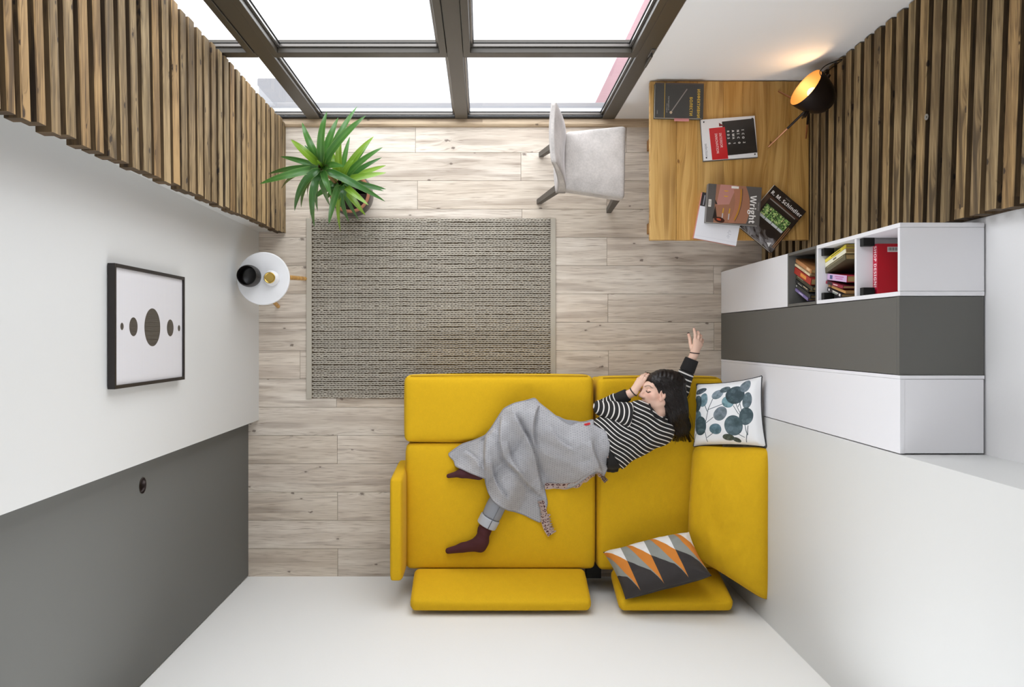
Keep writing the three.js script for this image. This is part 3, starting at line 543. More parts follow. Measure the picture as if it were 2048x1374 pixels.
// ------------------------------------------------------------------ chair
{
  const c = thing('upholstered_chair', 'pale grey upholstered side chair with dark wooden legs by the desk', 'chair');
  const velvet = phys({ color: 0xe6dfdb, roughness: 0.85, sheen: 0.6, sheenRoughness: 0.4, sheenColor: new THREE.Color(0.9, 0.9, 0.95), map: repeatOf(dataTex(256, 256, (x, y) => { const v = 214 + 60 * (NZ.fbm(x * 6, y * 6, 4) - 0.5) + 16 * (NZ.n2(x * 120, y * 120) - 0.5); return [v, v, v * 0.995]; }), 1.5, 1.5), bumpMap: repeatOf(weave, 10, 10), bumpScale: 0.0003 });
  const legM = std({ color: 0x4b4640, roughness: 0.5 });
  // seat: four corners lofted through rounded levels
  const A = at(1131, 263, 0.475), B = at(1253, 250.5, 0.475), C = at(1249.5, 398, 0.475), E = at(1127, 379, 0.475), mid = A.clone().add(B).add(C).add(E).multiplyScalar(0.25);
  const outline = (grow, y, n = 9, r = 0.025) => {
    const P = [A, B, C, E].map((p) => p.clone().sub(mid)), pts = [];
    for (let i = 0; i < 4; i++) {
      const p = P[i], a = P[(i + 3) % 4].clone().sub(p).normalize(), b = P[(i + 1) % 4].clone().sub(p).normalize(), q0 = p.clone().addScaledVector(a, r), q2 = p.clone().addScaledVector(b, r);
      for (let k = 0; k < n; k++) { const t = k / (n - 1); pts.push(q0.clone().multiplyScalar((1 - t) ** 2).addScaledVector(p, 2 * t * (1 - t)).addScaledVector(q2, t * t)); }
    }
    return pts.map((p) => { const q = p.clone().multiplyScalar(grow).add(mid); q.y = y; return q; });
  };
  const skin = (rings, capTop = true) => {
    const pos = [], idx = [], n = rings[0].length;
    rings.forEach((r) => r.forEach((p) => pos.push(p.x, p.y, p.z)));
    for (let j = 0; j + 1 < rings.length; j++) for (let i = 0; i < n; i++) { const k = (i + 1) % n, a = j * n + i, b = j * n + k; idx.push(a, a + n, b, b, a + n, b + n); }
    for (const [j, flip] of [[0, true], [rings.length - 1, false]]) { const m = pos.length / 3, s = rings[j].reduce((q, p) => q.add(p), V(0, 0, 0)).multiplyScalar(1 / n); pos.push(s.x, s.y, s.z); for (let i = 0; i < n; i++) { const k = (i + 1) % n; flip ? idx.push(m, j * n + i, j * n + k) : idx.push(m, j * n + k, j * n + i); } }
    const g = new THREE.BufferGeometry(); g.setAttribute('position', new THREE.Float32BufferAttribute(pos, 3)); g.setIndex(idx); g.computeVertexNormals();
    if (g.attributes.normal.getY(pos.length / 3 - 1) < 0) { for (let k = 0; k < idx.length; k += 3) [idx[k], idx[k + 1]] = [idx[k + 1], idx[k]]; g.setIndex(idx); g.computeVertexNormals(); }
    return boxUV(g, -0.4, -0.6);
  };
  mesh('seat', skin([outline(0.965, 0.385), outline(0.99, 0.39), outline(1.0, 0.40), outline(1.0, 0.455), outline(0.985, 0.468), outline(0.955, 0.476), outline(0.85, 0.481), outline(0.5, 0.485), outline(0.1, 0.486)]), velvet, c);
  // back: curves up and away from the seat; side profile as rings
  const ring = (t) => {
    const y = 0.39 + 0.475 * t, lean = -0.005 + 0.095 * Math.pow(t, 1.6) , z0 = lerp(A.z + 0.008, -1.168, t), z1 = lerp(E.z + 0.004, -0.874, t), th = lerp(0.060, 0.030, Math.pow(t, 0.7)), xf = 0.462 - lean, e = Math.min(0.012, th * 0.35), arr = [];
    const bow = (z) => 0.012 * (1 - ((z - (z0 + z1) / 2) / ((z1 - z0) / 2)) ** 2);
    const push = (x, z) => arr.push(V(x - bow(z), y, z));
    for (let i = 0; i <= 8; i++) push(xf - (i === 0 || i === 8 ? e * 0.4 : 0), lerp(z0 + (i ? 0 : 0), z1, i / 8));
    push(xf - e, z1 + 0.002); push(xf - th + e, z1 + 0.002);
    for (let i = 8; i >= 0; i--) push(xf - th, lerp(z0, z1, i / 8));
    push(xf - th + e, z0 - 0.002); push(xf - e, z0 - 0.002);
    return arr;
  };
  const rings = [0, 0.1, 0.2, 0.35, 0.5, 0.65, 0.8, 0.92, 0.975, 1].map(ring), last = rings[rings.length - 1], cen = last.reduce((q, p) => q.add(p), V(0, 0, 0)).multiplyScalar(1 / last.length);
  rings.push(last.map((p) => { const q = p.clone().lerp(cen, 0.12); q.x = lerp(p.x, cen.x, 0.45); q.y += 0.007; return q; }));
  mesh('backrest', skin(rings), velvet, c);
  const leg = (fx, fz, tx, tz, ty) => mesh('leg', loft([[fx - 0.014, 0, fz - 0.014], [fx - 0.014, 0, fz + 0.014], [fx + 0.014, 0, fz + 0.014], [fx + 0.014, 0, fz - 0.014]], [[tx - 0.02, ty, tz - 0.018], [tx - 0.02, ty, tz + 0.018], [tx + 0.02, ty, tz + 0.018], [tx + 0.02, ty, tz - 0.018]]), legM, c);
  leg(0.355, -1.108, 0.428, -1.085, 0.40); leg(0.342, -0.822, 0.43, -0.835, 0.40);
  leg(0.765, -0.768, 0.752, -0.79, 0.40); leg(0.768, -1.11, 0.752, -1.10, 0.40);
}

// ------------------------------------------------------------------ desk
const DH = 0.75;
{
  const d = thing('desk', 'square oak desk of glued boards in the window corner', 'desk');
  const x0 = 0.858, x1 = 1.672, z0 = -1.312, z1 = -0.499, r = rngOf(12), cuts = [0, 0.135, 0.245, 0.375, 0.475, 0.60, 0.705, 0.814];
  const tone = [[1, 1, 1], [1.08, 1.06, 1.02], [0.94, 0.92, 0.9], [1.02, 1.0, 0.94]].map((c) => phys({ map: oakMap, color: new THREE.Color(...c), roughness: 0.45, specularIntensity: 0.6, bumpMap: oakMap, bumpScale: 0.0006 }));
  for (let i = 0; i + 1 < cuts.length; i++) mesh('board', boxUV(rbox(x0 + cuts[i], x0 + cuts[i + 1] - 0.0004, DH - 0.034, DH, z0, z1, i === 0 || i === cuts.length - 2 ? 0.004 : 0.0015, 2), -0.499 + 0.01 + r() * 0.17, -(x0 + cuts[i]) + 0.02 + r() * 0.6, true), tone[[0, 1, 0, 3, 2, 0, 3][i]], d);
  const legMat = std({ map: oakMap, color: new THREE.Color(0.62, 0.5, 0.4), roughness: 0.6 });
  for (const [x, z] of [[1.018, -1.158], [1.018, -0.655], [1.60, -1.158], [1.60, -0.655]]) mesh('leg', boxUV(loft([[x - 0.022, 0, z - 0.03], [x - 0.022, 0, z + 0.03], [x + 0.022, 0, z + 0.03], [x + 0.022, 0, z - 0.03]], [[x - 0.03, DH - 0.034, z - 0.04], [x - 0.03, DH - 0.034, z + 0.04], [x + 0.03, DH - 0.034, z + 0.04], [x + 0.03, DH - 0.034, z - 0.04]]), 0.3, 0.1, true), legMat, d);
  mesh('apron', boxUV(box(1.03, 1.6, DH - 0.10, DH - 0.034, -1.17, -1.15), 0, 0), legMat, d); mesh('apron', boxUV(box(1.03, 1.6, DH - 0.10, DH - 0.034, -0.665, -0.645), 0, 0), legMat, d);
}
// a flat thing whose top face has these corners in the picture when it lies at height h: group at its middle, x to the right, z down the page
function lay(g, tl, tr, bl, h) {
  const a = at(...tl, h), b = at(...tr, h), c = at(...bl, h), w = a.distanceTo(b), d = a.distanceTo(c), m = b.clone().add(c).multiplyScalar(0.5);
  g.position.set(m.x, g.position.y, m.z); g.rotation.y = -Math.atan2(b.z - a.z, b.x - a.x);
  return [w, d];
}
const paper = std({ color: 0xdcd8cf, roughness: 0.9 }), paperLines = std({ color: 0xcfc8ba, roughness: 0.9, bumpMap: repeatOf(weave, 1, 12), bumpScale: 0.001 });
const topMap = (mat, side) => [side, side, mat, side, side, side];
// a book lying flat, cover up; spine: which side ('l', 'r', 't', 'b')
function flatBook(g, w, t, d, cover, board, spine) {
  const e = 0.0025, o = 0.003, s = { l: [-1, 0], r: [1, 0], t: [0, -1], b: [0, 1] }[spine];
  mesh('front_cover', new THREE.BoxGeometry(w, e, d).translate(0, t - e / 2, 0), topMap(cover, board), g);
  mesh('back_cover', new THREE.BoxGeometry(w, e, d).translate(0, e / 2, 0), board, g);
  mesh('spine', s[0] ? new THREE.BoxGeometry(e, t - 2 * e, d).translate(s[0] * (w - e) / 2, t / 2, 0) : new THREE.BoxGeometry(w, t - 2 * e, e).translate(0, t / 2, s[1] * (d - e) / 2), board, g);
  mesh('page_block', box(-w / 2 + (s[0] < 0 ? e : o), w / 2 - (s[0] > 0 ? e : o), e, t - e, -d / 2 + (s[1] < 0 ? e : o), d / 2 - (s[1] > 0 ? e : o)), paperLines, g);
}
const down = (x, text, px, py, size, font = 'bold', fam = 'sans-serif') => { x.save(); x.translate(px, py); x.rotate(Math.PI / 2); x.font = `${font} ${size}px ${fam}`; x.fillText(text, 0, 0); x.restore(); };
{ // dark textbook
  const b = thing('dark_textbook', 'dark grey textbook with yellow lettering at the desk corner', 'book', V(0, DH, 0)), [w, d] = lay(b, [1311, 165], [1408, 167], [1309, 235], DH + 0.03);
  const map = canvasTex(600, 420, (x, W, H) => {
    x.fillStyle = '#3a3937'; x.fillRect(0, 0, W, H); x.fillStyle = '#51403a'; x.fillRect(0, 0, W, 14);
    x.fillStyle = '#c9a227'; x.fillRect(116, 0, 6, H);
    x.fillStyle = '#d2ae35'; down(x, 'ИНФЕКТИВНИ', 522, 66, 50); down(x, 'БОЛЕСТИ', 430, 164, 50);
    x.strokeStyle = '#8c8580'; x.lineWidth = 12; x.beginPath(); x.moveTo(395, 70); x.lineTo(205, 345); x.stroke(); x.fillStyle = '#b9a389'; x.beginPath(); x.arc(200, 355, 17, 0, 7); x.fill();
    x.fillStyle = '#b9b6b0'; down(x, 'ПОД РЕДАКЦИЯТА НА', 164, 160, 17, ''); down(x, 'ТРЕТО ИЗДАНИЕ', 144, 245, 15, ''); down(x, 'СОФИЯ', 26, 330, 13, '');
  });
  flatBook(b, w, 0.03, d, phys({ map, roughness: 0.35, clearcoat: 0.3, clearcoatRoughness: 0.2 }), std({ color: 0x383634, roughness: 0.5 }), 'r');
  mesh('marker_tab', rbox(-0.02, 0.055, 0.014, 0.0152, d / 2 - 0.02, d / 2 + 0.012, 0.0005, 1), std({ color: 0xe59a9a, roughness: 0.7 }), b);
}
{ // award plaque
  const p = thing('award_plaque', 'clear-edged award plaque with a red and a black field on the desk', 'plaque', V(0, DH, 0)), [w, d] = lay(p, [1405, 239], [1513, 231], [1404.5, 321.5], DH + 0.014);
  const map = canvasTex(744, 560, (x, W, H) => {
    x.fillStyle = '#e4e3e4'; x.fillRect(0, 0, W, H);
    x.save(); x.translate(515, 275); x.rotate(-0.03); x.fillStyle = '#1d1815'; x.fillRect(-222, -235, 444, 470); x.restore();
    x.save(); x.translate(215, 345); x.rotate(-0.03); x.fillStyle = '#c3121a'; x.fillRect(-107, -222, 222, 444); x.fillStyle = '#f4e8e6'; down(x, 'INTERIOR', 25, -145, 46, ''); down(x, 'INNOVATION', -35, -145, 46, ''); x.restore();
    x.fillStyle = '#6d1216'; x.beginPath(); x.moveTo(243, 60); x.lineTo(320, 105); x.lineTo(243, 108); x.fill();
    x.fillStyle = '#e9e6e2';
    ['ICO2', 'NIC0', 'AWA1', 'RDS6'].forEach((row, i) => [...row].forEach((ch, k) => down(x, ch, 550 - i * 68 + (k === 3 ? 8 : 0), 172 + k * 48 + (k === 3 ? 24 : 0), 44, 'bold')));
    x.fillStyle = '#4a4a4c'; down(x, 'selection', 26, 330, 46, '');
  });
  mesh('printed_panel', rbox(-w / 2, w / 2, 0.004, 0.012, -d / 2, d / 2, 0.001, 1), std({ color: 0xd8d8da, roughness: 0.4 }), p);
  const face = new THREE.BoxGeometry(w - 0.002, 0.0012, d - 0.002).translate(0, 0.0124, 0);
  mesh('print', face, topMap(phys({ map, roughness: 0.4, clearcoat: 0.6, clearcoatRoughness: 0.06 }), paper), p);
  mesh('base_sheet', rbox(-w / 2 - 0.003, w / 2 + 0.002, 0, 0.004, -d / 2 - 0.001, d / 2 + 0.004, 0.001, 1), std({ color: 0x5f5850, roughness: 0.3 }), p);
  for (const [sx, sz] of [[-1, -1], [-1, 1], [1, -1], [1, 1]]) mesh('bolt', rod(V(sx * (w / 2 - 0.014), 0.012, sz * (d / 2 - 0.014)), V(sx * (w / 2 - 0.014), 0.0155, sz * (d / 2 - 0.014)), 0.0038, 0.0034, 14), std({ color: 0x34363a, roughness: 0.3, metalness: 0.7 }), p);
}
{ // white book under the others
  const b = thing('white_book', 'white hardback with red edges under the other books on the desk', 'book', V(0, DH, 0)), [w, d] = lay(b, [1404.5, 384], [1489, 400], [1388, 476], DH + 0.024);
  const map = canvasTex(512, 560, (x, W, H) => { x.fillStyle = '#dfdee2'; x.fillRect(0, 0, W, H); x.fillStyle = '#2b2426'; x.fillRect(0, 0, 300, 165); x.fillStyle = '#8d8a90'; x.fillRect(30, 30, 14, 120); x.fillRect(90, 10, 60, 110); x.fillStyle = '#c8c4c6'; x.fillRect(60, 60, 12, 100); x.fillRect(170, 40, 40, 120); x.fillStyle = '#a9a9b2'; for (let i = 0; i < 7; i++) x.fillRect(392 - (i % 3) * 6, 390 + i * 15, 22 + (i % 2) * 16, 4); x.fillStyle = '#cbcbd2'; x.fillRect(0, H - 40, W, 3); });
  flatBook(b, w, 0.024, d, std({ map, roughness: 0.5 }), std({ color: 0xc98a80, roughness: 0.6 }), 'l');
}
{ // book with a photograph of a window and a garden
  const b = thing('garden_photo_book', 'black book with a garden photograph lying askew at the desk edge', 'book', V(0, DH, 0)), [w, d] = lay(b, [1548, 369], [1611, 422], [1481, 454], DH + 0.022);
  const map = canvasTex(560, 760, (x, W, H) => {
    x.fillStyle = '#231a17'; x.fillRect(0, 0, W, H);
    x.fillStyle = '#4b2f23'; x.fillRect(0, 150, W, 22); x.fillStyle = '#8b8580'; x.fillRect(70, 176, 440, 16); x.fillStyle = '#4e3a30'; x.fillRect(0, 170, 60, 240);
    x.save(); x.beginPath(); x.moveTo(78, 262); x.lineTo(505, 262); x.lineTo(490, 470); x.lineTo(92, 460); x.clip();
    x.fillStyle = '#5b7f43'; x.fillRect(60, 250, 460, 240);
    const r = rngOf(9); for (let i = 0; i < 320; i++) { x.fillStyle = ['#3b5f2e', '#7fae5b', '#a8c77a', '#2d4426', '#c9d38f'][Math.floor(r() * 5)]; x.beginPath(); x.arc(70 + r() * 440, 255 + r() * 160, 4 + r() * 12, 0, 7); x.fill(); }
    x.fillStyle = '#c9cdd0'; x.fillRect(60, 425, 460, 60); x.restore();
    x.strokeStyle = '#1b1412'; x.lineWidth = 7; for (const p of [190, 300, 405]) { x.beginPath(); x.moveTo(p, 262); x.lineTo(p, 470); x.stroke(); } x.strokeRect(76, 260, 428, 205);
    const gr = ['#6d6a6b', '#8b898b', '#a2a1a4', '#57514f']; for (let i = 0; i < 60; i++) { x.globalAlpha = 0.5; x.fillStyle = gr[i % 4]; x.beginPath(); x.ellipse(r() * W, 610 + r() * 150, 30 + r() * 70, 10 + r() * 30, r(), 0, 7); x.fill(); } x.globalAlpha = 1;
    x.fillStyle = '#1c1413'; x.beginPath(); x.ellipse(380, 560, 75, 60, 0, 0, 7); x.fill(); x.beginPath(); x.ellipse(170, 520, 60, 40, 0, 0, 7); x.fill();
    x.fillStyle = '#d9d7d6'; x.beginPath(); x.moveTo(420, 690); x.lineTo(470, 650); x.lineTo(480, 720); x.fill();
    for (let i = 0; i < 5; i++) { x.fillStyle = i % 2 ? '#a8764a' : '#2e211c'; x.fillRect(505 + i * 11, 330, 9, 360); }
    x.fillStyle = '#ece9e6'; x.font = 'bold 74px sans-serif'; x.fillText('R. M. Schindler', 24, 122); x.font = '18px sans-serif'; x.fillStyle = '#b5aca6'; x.fillText('TASCHEN', 230, 46);
  });
  flatBook(b, w, 0.022, d, phys({ map, roughness: 0.3, clearcoat: 0.5, clearcoatRoughness: 0.1 }), std({ color: 0x241d1a, roughness: 0.5 }), 'l');
  mesh('page_edge', box(-w / 2 - 0.0005, -w / 2 + 0.012, 0.004, 0.018, -d / 2 - 0.0015, d / 2), paper, b);
}
{ // grey book with a curved chair on its cover, on top
  const b = thing('grey_art_book', 'thick grey art book with pink interior photograph on top of the others', 'book', V(0, DH + 0.024, 0)), [w, d] = lay(b, [1417.5, 367], [1524, 375], [1411.5, 444], DH + 0.058);
  const map = canvasTex(800, 580, (x, W, H) => {
    x.fillStyle = '#57524f'; x.fillRect(0, 0, W, H);
    x.fillStyle = '#9a6a52'; x.beginPath(); x.moveTo(120, 0); x.lineTo(560, 0); x.quadraticCurveTo(700, 280, 600, 560); x.lineTo(110, H); x.fill();
    x.fillStyle = '#b57f74'; x.beginPath(); x.moveTo(180, 0); x.lineTo(430, 0); x.lineTo(360, 190); x.lineTo(330, 290); x.lineTo(140, 310); x.fill();
    x.fillStyle = '#a87057'; x.beginPath(); x.moveTo(380, 60); x.quadraticCurveTo(470, 330, 330, 560); x.lineTo(420, 560); x.quadraticCurveTo(560, 300, 470, 40); x.fill();
    x.strokeStyle = '#b07a26'; x.lineWidth = 22; x.beginPath(); x.moveTo(490, 50); x.quadraticCurveTo(520, 320, 420, 520); x.stroke(); x.strokeStyle = '#3a2a1a'; x.lineWidth = 7; x.beginPath(); x.moveTo(512, 40); x.quadraticCurveTo(545, 320, 430, 540); x.stroke();
    x.strokeStyle = '#c7962f'; x.lineWidth = 16; for (const p of [250, 345]) { x.beginPath(); x.moveTo(p, 350); x.lineTo(p - 8, 430); x.stroke(); x.strokeStyle = '#b9b3b3'; x.beginPath(); x.moveTo(p - 8, 430); x.lineTo(p - 12, 520); x.stroke(); x.strokeStyle = '#c7962f'; }
    x.fillStyle = '#d49b2e'; for (const p of [85, 165]) { x.beginPath(); x.ellipse(272, p, 34, 16, 0, 0, Math.PI); x.fill(); }
    x.fillStyle = '#1e1714'; x.beginPath(); x.moveTo(125, 320); x.lineTo(95, 520); x.lineTo(160, 500); x.fill(); x.beginPath(); x.moveTo(115, 230); x.lineTo(155, 300); x.lineTo(120, 300); x.fill();
    x.fillStyle = '#3a1c12'; x.beginPath(); x.ellipse(200, 530, 80, 40, 0.2, 0, 7); x.fill(); x.fillStyle = '#b5482a'; x.beginPath(); x.ellipse(190, 525, 36, 16, 0.2, 0, 7); x.fill();
    x.fillStyle = '#e3ddd6'; x.fillRect(18, 235, 42, 110); x.fillRect(345, 12, 110, 34); x.fillStyle = '#6a6560'; x.fillRect(28, 250, 6, 80); x.fillRect(44, 250, 6, 80);
    x.fillStyle = '#e8e4e0'; down(x, 'Wright', 640, 130, 130, 'bold'); x.fillStyle = '#b9b3ae'; down(x, 'FRANK LLOYD', 762, 230, 20, '');
  });
  flatBook(b, w, 0.034, d, phys({ map, roughness: 0.35, clearcoat: 0.4, clearcoatRoughness: 0.12 }), std({ color: 0x777370, roughness: 0.5 }), 'l');
}

// ------------------------------------------------------------------ desk lamp
{
  const l = thing('desk_lamp', 'black tripod desk lamp with a glowing gold-lined bowl shade', 'lamp');
  const hc = 1.07, c = at(1611.5, 175, hc), R = 0.0955, up = V(-0.84, 0.23, -0.50).normalize();
  const q = new THREE.Quaternion().setFromUnitVectors(V(0, 1, 0), up), place = (g) => g.applyQuaternion(q).translate(c.x, c.y, c.z);
  const shell = (r, dpt) => { const a = []; for (let i = 0; i <= 22; i++) { const t = i / 22 * Math.PI / 2; a.push(new THREE.Vector2(Math.max(0.0005, r * Math.pow(Math.sin(t), 0.85)), -dpt * Math.cos(t))); } return a; };
  const dark = std({ color: 0x241a17, roughness: 0.42, metalness: 0.5 }), gold = std({ color: new THREE.Color(0.30, 0.165, 0.05), roughness: 0.45, metalness: 0.3 });
  const shade = mesh('lamp_shade', place(new THREE.LatheGeometry([...shell(R, 0.155), new THREE.Vector2(R - 0.0012, 0.001)], 64)), dark, l);
  mesh('shade_lining', place(new THREE.LatheGeometry([...shell(R - 0.0025, 0.150), new THREE.Vector2(R - 0.0012, 0.001)].reverse(), 64)), gold, shade);
  const bulbAt = c.clone().addScaledVector(up, -0.042);
  mesh('bulb_holder', place(rod(V(0, -0.148, 0), V(0, -0.064, 0), 0.017, 0.016, 20)), std({ color: 0x2a2422, roughness: 0.5 }), shade);
  mesh('bulb', new THREE.SphereGeometry(0.024, 28, 20).translate(bulbAt.x, bulbAt.y, bulbAt.z), std({ color: 0xffe2b0, roughness: 0.2, emissive: new THREE.Color(1, 0.62, 0.25), emissiveIntensity: 1.6 }), shade);
  const lamp = new THREE.PointLight(new THREE.Color(1, 0.66, 0.36), 0.06);
  lamp.name = 'bulb_light'; lamp.position.copy(bulbAt); lamp.shadow.radius = 0.9; lamp.castShadow = true; lamp.shadow.mapSize.set(1024, 1024); l.add(lamp);
  // yoke and tripod
  const side = V(0, 1, 0).cross(up).normalize(), back = c.clone().addScaledVector(up, -0.07), apex = at(1618, 215, 0.945);
  const yoke = []; for (let i = 0; i <= 20; i++) { const a = Math.PI * i / 20; yoke.push(back.clone().addScaledVector(side, Math.cos(a) * 0.105).addScaledVector(V(0.02, -1, 0.22).normalize(), Math.sin(a) * 0.115)); }
  mesh('yoke', wire(yoke, 0.0035, 40, 8), dark, l);
  for (const s of [-1, 1]) mesh('pivot_screw', rod(back.clone().addScaledVector(side, s * 0.086), back.clone().addScaledVector(side, s * 0.116), 0.008, 0.008, 16), dark, l);
  mesh('hub', rod(apex.clone().add(V(0, -0.02, 0)), apex.clone().add(V(0, 0.03, 0)), 0.013, 0.010, 18), dark, l);
  const copper = std({ color: new THREE.Color(0.50, 0.24, 0.13), roughness: 0.3, metalness: 0.9 });
  for (const f of [at(1536.5, 294, DH), at(1557, 183, DH), V(1.655, DH, -1.02)]) {
    f.y = DH + 0.002; const mid = apex.clone().lerp(f, 0.52), leg = mesh('leg', rod(apex, mid, 0.0062, 0.0056, 12), dark, l);
    mesh('copper_tip', rod(mid, f, 0.0052, 0.004, 12), copper, leg);
  }
  const e = c.clone().addScaledVector(up, -0.15);
  mesh('cord', wire([e, at(1652, 170, 1.09), at(1640, 143, 1.16), at(1650, 132, 1.17), V(1.668, 1.13, -1.29), V(1.677, 1.0, -1.296), V(1.677, 0.8, -1.296)], 0.0026, 60, 6), blackMetal, l);
}

// ------------------------------------------------------------------ tall cabinets along the right wall
const CT = 2.071, c1 = EYE * (1 - (CU - 1442) / (CU - 1575)), c2 = EYE * (1 - (CU - 1442) / (CU - 1633));
const zA = -0.398, zB = -0.1445, zC = 0.131, zD = 0.4035, XF = 1.445, XK = 1.738;
{
  const c = thing('white_base_cabinet', 'white base cabinet with a plain door under the dark open cube', 'cabinet');
  mesh('carcass', boxUV(rbox(XF + 0.018, XK, 0, c1, zA, zB, 0.001, 1)), laminate, c);
  mesh('door', boxUV(rbox(XF, XF + 0.0175, 0.004, c1 - 0.002, zA + 0.001, zB - 0.001, 0.0015)), laminate, c);
}
function openUnit(name, label, y0, y1, m, t, shelves) {
  const c = thing(name, label, 'cabinet'), z0 = zA, z1 = zB;
  const b = (n, ...a) => mesh(n, boxUV(rbox(...a, 0.0012, 1)), m, c);
  b('side_panel', XF, XK, y0 + 0.001, y1, z0, z0 + t); b('side_panel', XF, XK, y0 + 0.001, y1, z1 - t, z1);
  b('bottom_panel', XF, XK, y0 + 0.001, y0 + t, z0 + t, z1 - t); b('top_panel', XF, XK, y1 - t, y1 - 0.001, z0 + t + 0.0006, z1 - t - 0.0006);
  b('back_panel', XK - 0.012, XK - 0.001, y0 + t, y1 - t, z0 + t, z1 - t);
  for (const s of shelves) b('shelf', XF + 0.001, XK - 0.012, s - t / 2, s + t / 2, z0 + t, z1 - t);
  return c;
}
openUnit('dark_cube_shelf', 'dark grey open cube filled with leaning paperbacks', c1, c2, darkLaminate, 0.013, []);
const sh = EYE * (1 - (CU - 1442) / (CU - 1710.5));
const wu = openUnit('white_cube_shelf', 'white two-cube shelf unit at the top of the cabinet', c2, CT, laminate, 0.0155, [sh]);
for (const [y, z] of [[c2 + 0.0155, zA + 0.0155], [c2 + 0.0155, zB - 0.0475], [sh + 0.008, zA + 0.0155], [sh + 0.008, zB - 0.0475]]) mesh('fixing_block', rbox(1.459, 1.503, y, y + 0.03, z, z + 0.032, 0.002, 1), blackMetal, wu);
{
  const c = thing('dark_tall_cabinet', 'tall charcoal cabinet between the two white columns', 'cabinet');
  mesh('carcass', boxUV(rbox(XF + 0.018, XK, 0, CT - 0.022, zB + 0.002, zC - 0.001, 0.001, 1)), darkLaminate, c);
  mesh('top_panel', boxUV(rbox(XF, XK, CT - 0.0215, CT - 0.004, zB + 0.002, zC - 0.001, 0.001, 1)), darkLaminate, c);
  mesh('door', boxUV(rbox(XF, XF + 0.0175, 0.004, CT - 0.022, zB + 0.003, zC - 0.002, 0.0015)), darkLaminate, c);
  const w = thing('white_tall_cabinet', 'tall plain white cabinet next to the white wall block', 'cabinet');
  mesh('carcass', boxUV(rbox(XF + 0.018, XK, 0, CT - 0.018, zC + 0.002, zD - 0.001, 0.001, 1)), laminate, w);
  mesh('top_panel', boxUV(rbox(XF + 0.012, XK - 0.002, CT - 0.0175, CT - 0.001, zC + 0.014, zD - 0.002, 0.0015)), laminate, w);
  mesh('side_panel', boxUV(rbox(XF, XK, 0, CT, zC + 0.0005, zC + 0.013, 0.001, 1)), laminate, w);
  mesh('door', boxUV(rbox(XF, XF + 0.0175, 0.004, CT, zC + 0.0135, zD - 0.001, 0.0015)), laminate, w);
}
// standing books: spine towards the room (-x), foot on the shelf at y, leaning by turn about x
const plainPages = std({ color: 0xb89a66, roughness: 0.95, bumpMap: repeatOf(weave, 1, 10), bumpScale: 0.001 });
function standBook(name, label, group, x, y, z, h, t, dpt, turn, spineMat, coverMat, yaw = 0) {
  const b = thing(name, label, 'book', V(x, y, z), group); b.rotation.set(turn, yaw, 0);
  const e = 0.002, o = Math.max(0, Math.sin(turn) * t / 2) * 0;
  const sp = new THREE.BoxGeometry(0.003, h, t).translate(0.0015, h / 2 + o, 0);
  mesh('spine', sp, [coverMat, spineMat, coverMat, coverMat, coverMat, coverMat], b);
  mesh('cover', merge([box(0.003, dpt, 0, h, -t / 2, -t / 2 + e), box(0.003, dpt, 0, h, t / 2 - e, t / 2)]), coverMat, b);
  mesh('page_block', box(0.003, dpt - 0.004, 0.003, h - 0.003, -t / 2 + e, t / 2 - e), plainPages, b);
  return b;
}
const spineTex = (bg, ...marks) => std({ roughness: 0.55, map: canvasTex(64, 512, (x, w, h) => { x.fillStyle = bg; x.fillRect(0, 0, w, h); for (const [col, y0, y1, x0 = 0, x1 = 1, text] of marks) { x.fillStyle = col; if (text) { x.save(); x.translate(w * x0, h * y0); x.rotate(Math.PI / 2); x.font = `bold ${Math.round(w * x1)}px sans-serif`; x.fillText(text, 0, 0); x.restore(); } else x.fillRect(w * x0, h * y0, w * (x1 - x0), h * (y1 - y0)); } }) });
const cov = (c) => std({ color: c, roughness: 0.6 });
